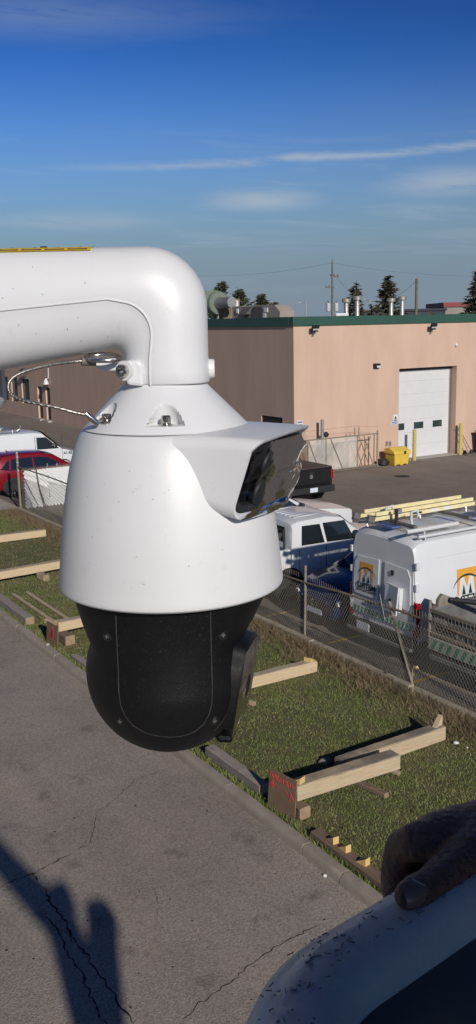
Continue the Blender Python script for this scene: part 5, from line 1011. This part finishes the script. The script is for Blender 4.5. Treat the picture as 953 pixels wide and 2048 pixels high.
# bracket arm: swept section, flaring to the left, with a raised half
def br_section(i): pass
ba = thing('bracket_arm', 'white cast gooseneck camera bracket with yellow warning sticker', 'bracket', base, -TH)
zc_top = .0715
PV = Vector((-.047, 0, -.031)); XR, RC, FIL = .0425, .057, .0085
st = []   # (centre, outward normal, half height, half depth, ridge angle)
for i in range(16):
    u = i/15; x_ = -.46 + (PV.x+.46)*u; zb_ = -.0225 - max(0, PV.x-x_)*.165; ht = (zc_top-zb_)/2; st.append((Vector((x_, 0, zc_top-ht)), Vector((0, 0, 1)), ht, .042 + .010*(1-u), R(90)))
for k in range(1, 19):
    a = R(90*k/18); d = Vector((math.sin(a), 0, math.cos(a))); lim = 1e9
    if d.z > 1e-6: lim = min(lim, (zc_top-PV.z)/d.z)
    if d.x > 1e-6: lim = min(lim, (XR-PV.x)/d.x)
    q = PV + d*lim; ac = Vector((XR-RC, 0, zc_top-RC))
    if q.x > ac.x and q.z > ac.z:
        b_ = (PV-ac).dot(d); c_ = (PV-ac).length_squared - RC*RC; lim = -b_ + math.sqrt(b_*b_-c_)
    hh = (lim-FIL)/2; st.append((PV + d*(FIL+hh), d, hh, .042 - .0005*k/18, R(90+14*k/18)))
st.append((Vector((.0025, 0, -.044)), Vector((1, 0, 0)), .0412, .0413, R(105))); st.append((Vector((.0025, 0, -.0540)), Vector((1, 0, 0)), .0410, .0411, R(105))); st.append((Vector((.0025, 0, -.0555)), Vector((1, 0, 0)), .0398, .0399, R(105)))
def arm_pt(c, nrm, hh, hw, ra, a, lift=0.):
    c_, s_ = math.cos(a), math.sin(a); e = .88; p, q = math.copysign(abs(c_)**e, c_), math.copysign(abs(s_)**e, s_)
    w_ = (a if a <= math.pi else 2*math.pi-a) - ra; m_ = 1.0 - .035*min(1, max(0, w_/.10)); return c + nrm*(p*(hh+lift)) + Vector((0, -1, 0))*(q*(hw+lift)*m_)
def arm_ring(c, nrm, hh, hw, ra, n=96): return [arm_pt(c, nrm, hh, hw, ra, 2*math.pi*k/n) for k in range(n)]
AR = [arm_ring(*s_) for s_ in st]
arm = MB().loft(AR).build('arm', 'ptz_white', ba, smooth=60)
rp = []   # raised ridge following the recess edge on the viewer's side
for s_ in st: rp.append(arm_pt(*s_, s_[4]+.02, .0002))
MB().tube(rp, .0011, 8).build('parting_ridge', 'ptz_white', ba, smooth=60)
# gusset and safety eye below the bend
def axp(px, py, y): # image point on the vertical plane at local depth y
    q = cpt(px, py, AD+y); return Vector((q.x-AX, y, q.z))
def plate(name, pts, y0_, y1_, m, par, bev=.0015):
    P3 = [axp(px, py, (y0_+y1_)/2) for px, py in pts]; return MB().prism([(p.x, p.z) for p in P3], lambda a, b: (a, y0_, b), lambda a, b: (a, y1_, b)).build(name, m, par, bevel=bev)
plate('safety_eye', [(188, 724), (240, 727), (252, 742), (205, 741), (194, 735)], -.006, .002, 'ptz_clean', ba)
q = axp(253, 741, -.036)
bs = MB().lathe([(.0, .012), (.0085, .012), (.0090, .010), (.0092, -.004)], 24, (0, 0, 0), 'Y').build('screw_boss', 'ptz_white', ba, smooth=40, loc=tuple(q))
MB().lathe([(.0062, .004), (.0062, -.0085), (.0055, -.0095), (.0032, -.0095), (.0030, -.0050), (0, -.0050)], 24, (0, 0, 0), 'Y').build('socket_screw', 'steel', bs, smooth=30); bs.rotation_euler = (0, 0, R(-28))
MB().prism([(0, -.012), (.016, -.014), (.0165, .006), (.012, .0105), (0, .0105)], lambda a, b: (q.x+a, -.030, q.z+b-.001), lambda a, b: (q.x+a, -.0405, q.z+b-.001)).build('boss_pad', 'ptz_white', ba, bevel=.003)
q2 = axp(417, 737, .0); MB().lathe([(.0, .0125), (.0085, .012), (.0092, .010), (.0092, -.004)], 22, tuple(q2 + Vector((-.006, 0, 0))), 'X').build('screw_boss', 'ptz_white', ba, smooth=40)
# warning sticker wrapped over the top
stq = MB(); sp_ = []
for xi, (x_) in enumerate([-.151 + .0885*k/10 for k in range(11)]):
    for a in [R(d) for d in (-18, -9, 0, 9, 18, 27)]:
        sp_.append((x_, -math.copysign(abs(math.sin(a))**.86, math.sin(a))*.0435, zc_top - .0475 + .0479*abs(math.cos(a))**.86 + .0003))
stq.add(sp_, [(i*6+j, (i+1)*6+j, (i+1)*6+j+1, i*6+j+1) for i in range(10) for j in range(5)]); sk = stq.build('warning_sticker', 'sticker', ba, fixn=False)
def stp(u, a): a = R(a); return Vector((-.151+.0885*u, -math.copysign(abs(math.sin(a))**.86, math.sin(a))*.0438, zc_top-.0475+.0479*abs(math.cos(a))**.86+.0006))
for k in range(4):
    a0 = .04+.24*k; MB().tube([stp(a0, 23), stp(a0+.20, 23), stp(a0+.10, -2), stp(a0, 23)], .0005, 4).build('warning_triangle', 'ink', sk)
MB().tube([stp(.45, 8), stp(.52, 8)], .001, 5).build('warning_mark', 'ink', sk)
MB().lathe([(.075, -.02), (.075, .0), (.06, .012)], 40, (-.46, 0, zc_top-.058), 'X').build('mount_flange', 'ptz_white', ba, smooth=40)
gm = MB().b2((-.225, .050, -.085), (-.172, .085, -.030)).build('cable_gland', 'pole_steel', ba, bevel=.010)
# steel pole carrying the bracket (left of the frame)
pw = c2w(AX-.61, AD); pl = thing('mounting_pole', 'grey steel pole carrying the camera bracket', 'pole', (pw.x, pw.y, 0), -TH); MB().lathe([(.17, 0), (.16, .5), (.125, H+1.1), (0, H+1.12)], 32).build('shaft', 'pole_steel', pl, smooth=40); MB().lathe([(.30, 0), (.30, .03), (.17, .05)], 24).build('base_plate', 'pole_steel', pl); MB().b2((.10, -.06, H-.06), (.15, .06, H+.10)).build('clamp', 'ptz_white', pl, bevel=.01)
# small dings and scratches on the casting
for k in range(46):
    rn = random.Random(k+90); si = rn.randint(3, 14); ar = AR[si]; j = rn.choice((14, 17, 20, 22, 28, 31, 33, 36)); p = ar[j].lerp(AR[si+1][j], rn.random()) + Vector((0, -.0004, 0)); l_ = rn.uniform(.0005, .0022); a = rn.uniform(0, 3)
    MB().box(tuple(p), (l_, .0009, rn.uniform(.0003, .0007)), ry=a).build('chip_mark', 'galv', ba)
# safety cable with carabiner
cb = thing('safety_cable', 'thin steel safety cable looping from bracket eye to camera bolt', 'cable', base, -TH)
cp_ = [axp(176, 722, -.012), axp(150, 723, -.016), axp(110, 728, -.026), axp(70, 737, -.036), axp(38, 748, -.044), axp(22, 760, -.048), axp(17, 773, -.050), axp(22, 787, -.052), axp(38, 797, -.054), axp(65, 805, -.056), axp(110, 814, -.056), axp(150, 825, -.054), axp(172, 830, -.052), axp(186, 838, -.052)]
def crom(P, n=6):
    o = []
    for i in range(len(P)-1):
        p0, p1, p2, p3 = P[max(i-1, 0)], P[i], P[i+1], P[min(i+2, len(P)-1)]
        for k in range(n): t_ = k/n; o.append(.5*((2*p1)+(-p0+p2)*t_+(2*p0-5*p1+4*p2-p3)*t_*t_+(-p0+3*p1-3*p2+p3)*t_**3))
    return o + [P[-1]]
cpp = crom(cp_); wr = MB().tube(cpp, .0015, 10).build('sleeve', 'cable', cb, smooth=60)
for s_ in range(3):   # twisted strands
    MB().tube([p + Vector((0, math.cos(i*1.1+s_*2.09), math.sin(i*1.1+s_*2.09)))*.0010 for i, p in enumerate(cpp)], .0008, 6).build('strand', 'cable', cb, smooth=60)
MB().tube([axp(192, 723, -.010), axp(164, 722.5, -.014)], .0042, 10).build('crimp', 'grey_steel', cb, smooth=30)
MB().tube([axp(172, 827, -.053), axp(185, 838, -.052), axp(197, 848, -.050)], [.0022, .0030, .0026], 10).build('crimp', 'steel', cb, smooth=40); MB().lathe([(.0045, 0), (.0068, .0002), (.0068, .0014), (.0045, .0016)], 20, (math.cos(BOLT_A[1])*rb, math.sin(BOLT_A[1])*rb, zl+.0012), cap=False).build('ring_lug', 'steel', cb)
cr_ = []
for k in range(29):
    a = 2*math.pi*k/28; q = axp(206 + 33*math.cos(a), 715.5 + 5.5*math.sin(a), -.012 - .011*math.sin(a)); cr_.append(q)
MB().tube(crom(cr_, 2), .0026, 10, cap=False).build('carabiner', 'steel', cb, smooth=60)

# ================================================================== BUCKET LIFT
def roundpoly(P, r, n=8):
    o = []; m_ = len(P)
    for i in range(m_):
        a, b, c = Vector(P[i-1]), Vector(P[i]), Vector(P[(i+1) % m_]); d0, d1 = (a-b).normalized(), (c-b).normalized(); rr = min(r, (a-b).length*.45, (c-b).length*.45); p0, p1 = b+d0*rr, b+d1*rr
        for k in range(n+1): t_ = k/n; o.append((1-t_)**2*p0 + 2*t_*(1-t_)*b + t_*t_*p1)
    return o
bl = thing('bucket_lift', 'white fibreglass lift bucket with scuffed rim on its boom', 'bucket lift', (0, 0, 0))
ZR = -.32
bpoly = [(.003, .430), (.470, .820), (.74, .60), (.70, .02), (.36, -.34), (.02, -.30), (-.066, -.02)]
bp2 = roundpoly(bpoly, .045, 10); nb = len(bp2)
def bnorm(i):
    t_ = (bp2[(i+1) % nb]-bp2[i-1]).normalized(); return Vector((t_.y, -t_.x))
cc = sum(bp2, Vector((0, 0)))/nb
def boff(d, z):
    o = []
    for i in range(nb):
        n_ = bnorm(i); n_ = n_ if n_.dot(cc-bp2[i]) > 0 else -n_; p = bp2[i] + n_*d; o.append(c2w(p.x, p.y, z))
    return o
shell = MB().loft([boff(d, ZR+z) for d, z in ((.050, -1.06), (.012, -.10), (.006, -.062), (-.002, -.052), (-.004, -.040), (-.003, -.020), (.002, -.008), (.009, -.002), (.018, 0), (.030, -.001), (.037, -.004), (.043, -.010), (.0465, -.018), (.0480, -.026))], cap=False).build('bucket_shell', 'bucket', bl, smooth=50)
MB().loft([boff(d, ZR+z) for d, z in ((.0476, -.022), (.056, -.12), (.070, -.5), (.095, -1.03), (.30, -1.035))], cap=True).build('shaded_bucket_inside', 'inside_shade', bl, smooth=50)
for k in range(190):   # scuffs and scratches on the rim
    rn = random.Random(k+400); A_, B_ = (Vector(bpoly[0]), Vector(bpoly[1])) if rn.random() < .72 else (Vector(bpoly[0]), Vector(bpoly[-1])); f = rn.random()**1.3*(.42 if B_.x > .2 else .16); d = rn.uniform(.006, .036)
    e_ = (B_-A_).normalized(); n_ = Vector((e_.y, -e_.x)); n_ = n_ if n_.dot(cc-A_) > 0 else -n_; p = A_.lerp(B_, f+.03) + n_*d; z = ZR + .0003 - (.0028 if d < .010 else 0)
    l_ = rn.uniform(.0006, .0042); a = rn.gauss(.7, .9); w_ = c2w(p.x, p.y, z); MB().box((w_.x, w_.y, w_.z), (l_, rn.uniform(.00015, .00045), .0006), rz=a-TH).build('scuff', 'scuff', bl)
# booms, turret and truck below and behind the camera; unseen, shaped to throw the shadow on the road
P_ = lambda X, Y, Z: Vector((X, Y, Z))
TB = c2w(.42, .15, ZR-1.1)
def sh(px, py, z): q = gp(px, py); return q + sunv*(z/sunv.z)   # point at height z above whose shadow falls on this spot of the road
kn = sh(-75, 1635, 5.45); el_ = sh(125, 1850, 4.1); tu = sh(205, 2075, 3.0)
MB().tube([tu, el_, kn], [.25, .19, .15], 12).build('lower_boom', 'shade_white', bl, smooth=40)
MB().tube([kn, TB], [.12, .10], 12).build('upper_boom', 'shade_white', bl, smooth=40); MB().lathe([(0, -.12), (.15, -.12), (.15, .12), (0, .12)], 20, tuple(kn), 'X').build('knuckle', 'grey_steel', bl)
c1_, c2_ = sh(215, 2070, 3.0), sh(204, 1840, 3.4); MB().tube([c1_, c2_], [.17, .15], 12).build('shadow_stub', 'grey_steel', bl); MB().lathe([(0, -.20), (.14, -.12), (.17, 0), (.13, .14), (0, .20)], 14, tuple(c2_)).build('shadow_stub_head', 'grey_steel', bl); MB().lathe([(0, -.2), (.12, -.15), (.12, .1), (0, .15)], 14, tuple(sh(124, 1792, 3.9))).build('beacon', 'orange', bl)  # unseen stub, head and beacon added to shape the shadow's side branch and bump
MB().lathe([(.5, 1.3), (.42, 1.6), (.32, 2.7), (0, 3.0)], 20, (tu.x, tu.y, 0)).build('turret', 'shade_white', bl, smooth=40)
MB().b2((tu.x-1.05, -5.5, .75), (tu.x+1.05, 1.0, 1.05)).build('chassis', 'grey_steel', bl); MB().b2((tu.x-1, -2.4, 1.05), (tu.x+1, 1.0, 1.5)).build('utility_body', 'shade_white', bl, bevel=.03); MB().loft([[(tu.x-.95, y, 1.0), (tu.x+.95, y, 1.0), (tu.x+.85, y, z), (tu.x-.85, y, z)] for y, z in ((-2.6, 2.1), (-4.0, 2.1), (-4.6, 1.5), (-5.4, 1.4))]).build('truck_cab', 'shade_white', bl, bevel=.05)
for x, s_ in ((tu.x-.9, -1), (tu.x+.9, 1)):
    for y in (-.3, -4.4):
        o = wheel(bl, 0, 0, .45, s_, 'galv', .28); o.location = (x, y, .45); o.rotation_euler = (0, 0, -math.pi/2)

# ================================================================== PERSON IN THE BUCKET
person = thing('person', 'person in dark jacket gripping the white bucket rim with one hand', 'person', c2w(.15, -.12, ZR-1.03), 0)
org = person.location.copy()
def caps(segs):
    bm = bmesh.new()
    for pts in segs:
        for (a, ra), (b, rb_) in zip(pts[:-1], pts[1:]):
            a, b = Vector(a), Vector(b); d = b-a; L_ = max(d.length, 1e-4); n_ = 16; m_ = d.to_track_quat('Z', 'Y').to_matrix(); rings = []
            prof_ = [(ra*math.cos(R(t_)), ra*math.sin(R(t_))) for t_ in range(-85, 0, 17)] + [(ra, 0), (rb_, L_)] + [(rb_*math.cos(R(t_)), L_+rb_*math.sin(R(t_))) for t_ in range(17, 90, 17)]
            for r_, z_ in prof_: rings.append([bm.verts.new(a + m_ @ Vector((r_*math.cos(2*math.pi*k/n_), r_*math.sin(2*math.pi*k/n_), z_))) for k in range(n_)])
            for i in range(len(rings)-1):
                for k in range(n_): bm.faces.new((rings[i][k], rings[i][(k+1) % n_], rings[i+1][(k+1) % n_], rings[i+1][k]))
            bm.faces.new(list(reversed(rings[0]))); bm.faces.new(rings[-1])
    bmesh.ops.recalc_face_normals(bm, faces=bm.faces); return bm
def fuse(name, segs, m, vox, par, smooth=4):
    bm = caps([[(c2w(*p) - org, r_) for p, r_ in s_] for s_ in segs]); me = bpy.data.meshes.new(name); bm.to_mesh(me); bm.free(); o = bpy.data.objects.new(name, me); COL.objects.link(o); o.parent = par; me.materials.append(M[m])
    rm = o.modifiers.new('remesh', 'REMESH'); rm.mode = 'VOXEL'; rm.voxel_size = vox; rm.use_smooth_shade = True; sm2 = o.modifiers.new('smooth', 'SMOOTH'); sm2.iterations = smooth; sm2.factor = .5; return o
cq = lambda px, py, y: tuple(cpt(px, py, y))
e1 = Vector((.77, .638, 0))
wr_ = Vector(cq(985, 1668, .560)); shoulder = Vector((.345, -.04, -.05)); elbow = Vector((.445, .26, -.22))
hand = []
idx = [Vector(cq(832, 1684, .532)), Vector(cq(802, 1694, .546)), Vector(cq(788, 1758, .542)), Vector(cq(800, 1850, .512))]
for k, (ln_, r_) in enumerate(((1, .0092), (1.06, .0095), (1.02, .0090), (.86, .0078))):
    off = e1*(.0205*k) + Vector((0, 0, -.001*k*k*.6)); f0 = idx[0]+off; d = [(idx[j+1]-idx[j])*ln_ for j in range(3)]; q = [f0, f0+d[0], f0+d[0]+d[1], f0+d[0]+d[1]+d[2]]
    hand.append([(q[0], r_*1.28), (q[1], r_*1.16), (q[2], r_), (q[3], r_*.85)]); hand.append([(wr_.lerp(f0, .12), .021), (wr_.lerp(f0, .55), .0165), (f0, r_*1.35)])
th0, th1, th2, th3 = Vector(cq(950, 1708, .528)), Vector(cq(897, 1744, .506)), Vector(cq(857, 1773, .488)), Vector(cq(817, 1791, .474))
hand.append([(wr_.lerp(th0, .5), .020), (th0, .0175), (th1, .0128), (th2, .0102), (th2.lerp(th3, .6), .0102), (th3, .0088)]); hand.append([(th0, .013), (idx[0]+e1*.015, .010)])
hand.append([(wr_, .024), (wr_.lerp(elbow, .35), .027), (elbow, .036), (shoulder, .045)])
# torso core, neck, head, other arm
sh2 = Vector((-.06, -.20, -.06)); chest = Vector((.145, -.13, -.13)); hip = Vector((.16, -.11, -.54))
w2_ = Vector((-.03, .02, -.285)); el2 = Vector((-.13, -.20, -.32))
HC = Vector((.03, -.22, .15)); HD = lambda x, y, z: HC + Vector((x, y, z))
other = [[(shoulder, .05), (chest, .09), (sh2, .05)], [(chest, .11), (hip, .12)], [(chest + Vector((0, 0, .07)), .055), (HD(.01, -.02, -.07), .052)], [(HD(0, 0, .05), .085), (HD(0, .015, 0), .075), (HD(0, .045, -.05), .050)], [(HD(0, .095, .005), .012), (HD(0, .105, -.015), .016)],
         [(HD(-.086, 0, .01), .016), (HD(-.087, 0, -.02), .012)], [(HD(.086, 0, .01), .016), (HD(.087, 0, -.02), .012)],
         [(sh2, .045), (el2, .036), (w2_, .024)]]
for k in range(4): other.append([(w2_, .02), (w2_ + Vector((-.055, .04+.02*k-.02, .0)), .011), (w2_ + Vector((-.085, .04+.02*k-.02, -.02)), .009), (w2_ + Vector((-.092, .04+.02*k-.02, -.06)), .008)])
other.append([(w2_, .018), (w2_ + Vector((-.01, .05, .0)), .012), (w2_ + Vector((-.02, .085, -.012)), .010)])
for s_ in (-1, 1): other.append([(hip + Vector((s_*.085, 0, -.02)), .085), (hip + Vector((s_*.095, .02, -.42)), .058), (hip + Vector((s_*.10, -.01, -.72)), .04)])
body = fuse('body', hand + other, 'skin', .0035, person, 5)
fuse('jacket', [[(shoulder, .075), (chest, .125), (sh2, .075)], [(chest + Vector((0, 0, .05)), .12), (chest + Vector((0, 0, -.15)), .155), (hip + Vector((0, 0, .02)), .15)], [(shoulder, .075), (elbow, .055), (elbow.lerp(wr_, .72), .040)], [(sh2, .072), (el2, .054), (el2.lerp(w2_, .85), .038)], [(chest + Vector((0, 0, .10)), .075), (chest + Vector((0, 0, .15)), .068)]], 'jacket', .007, person, 6)
fuse('trousers', [[(hip + Vector((s_*.08, 0, 0)), .115), (hip + Vector((s_*.095, .02, -.42)), .080), (hip + Vector((s_*.10, -.01, -.70)), .065)] for s_ in (-1, 1)], 'denim', .009, person)
for s_ in (-1, 1): fuse('boot', [[(hip + Vector((s_*.10, -.03, -.73)), .055), (hip + Vector((s_*.11, .14, -.745)), .042)]], 'black_plastic', .007, person)
fuse('hair', [[(HD(0, -.018, .075), .086), (HD(0, -.035, .04), .084)]], 'ink', .006, person)
for s_ in (-1, 1): MB().lathe([(0, -.011), (.008, -.007), (.011, 0), (.008, .007), (0, .011)], 12, tuple(c2w(*HD(s_*.032, .078, .015)) - org)).build('eye', 'sign_white', body)
MB().box(tuple(c2w(*HD(0, .092, -.052)) - org), (.05, .012, .012), rz=-TH).build('mouth', 'nail', body, bevel=.004)
# thumb nail, turned to the viewer
nc = th3 + (th3-th2).normalized()*.0005; td = (th3-th2).normalized(); vn = (-Vector(nc)).normalized(); vn = (vn - td*vn.dot(td)).normalized(); vn = (vn*.97 + td*.20).normalized(); td = (td - vn*td.dot(vn)).normalized(); sd = td.cross(vn)
npts = []
for i in range(9):
    for j in range(7):
        u, v = i/8*2-1, j/6*2-1; hw = .0070*(1-.30*max(0, -u)**2)*math.sqrt(max(.05, 1-.55*abs(u)**3.5)); npts.append(c2w(*(nc + td*(u*.0085) + sd*(v*hw) + vn*(.0093 - .0034*v*v - .0010*u*u))) - org)
MB().add(npts, [(i*7+j, (i+1)*7+j, (i+1)*7+j+1, i*7+j+1) for i in range(8) for j in range(6)]).build('thumb_nail', 'nail', body, smooth=60)
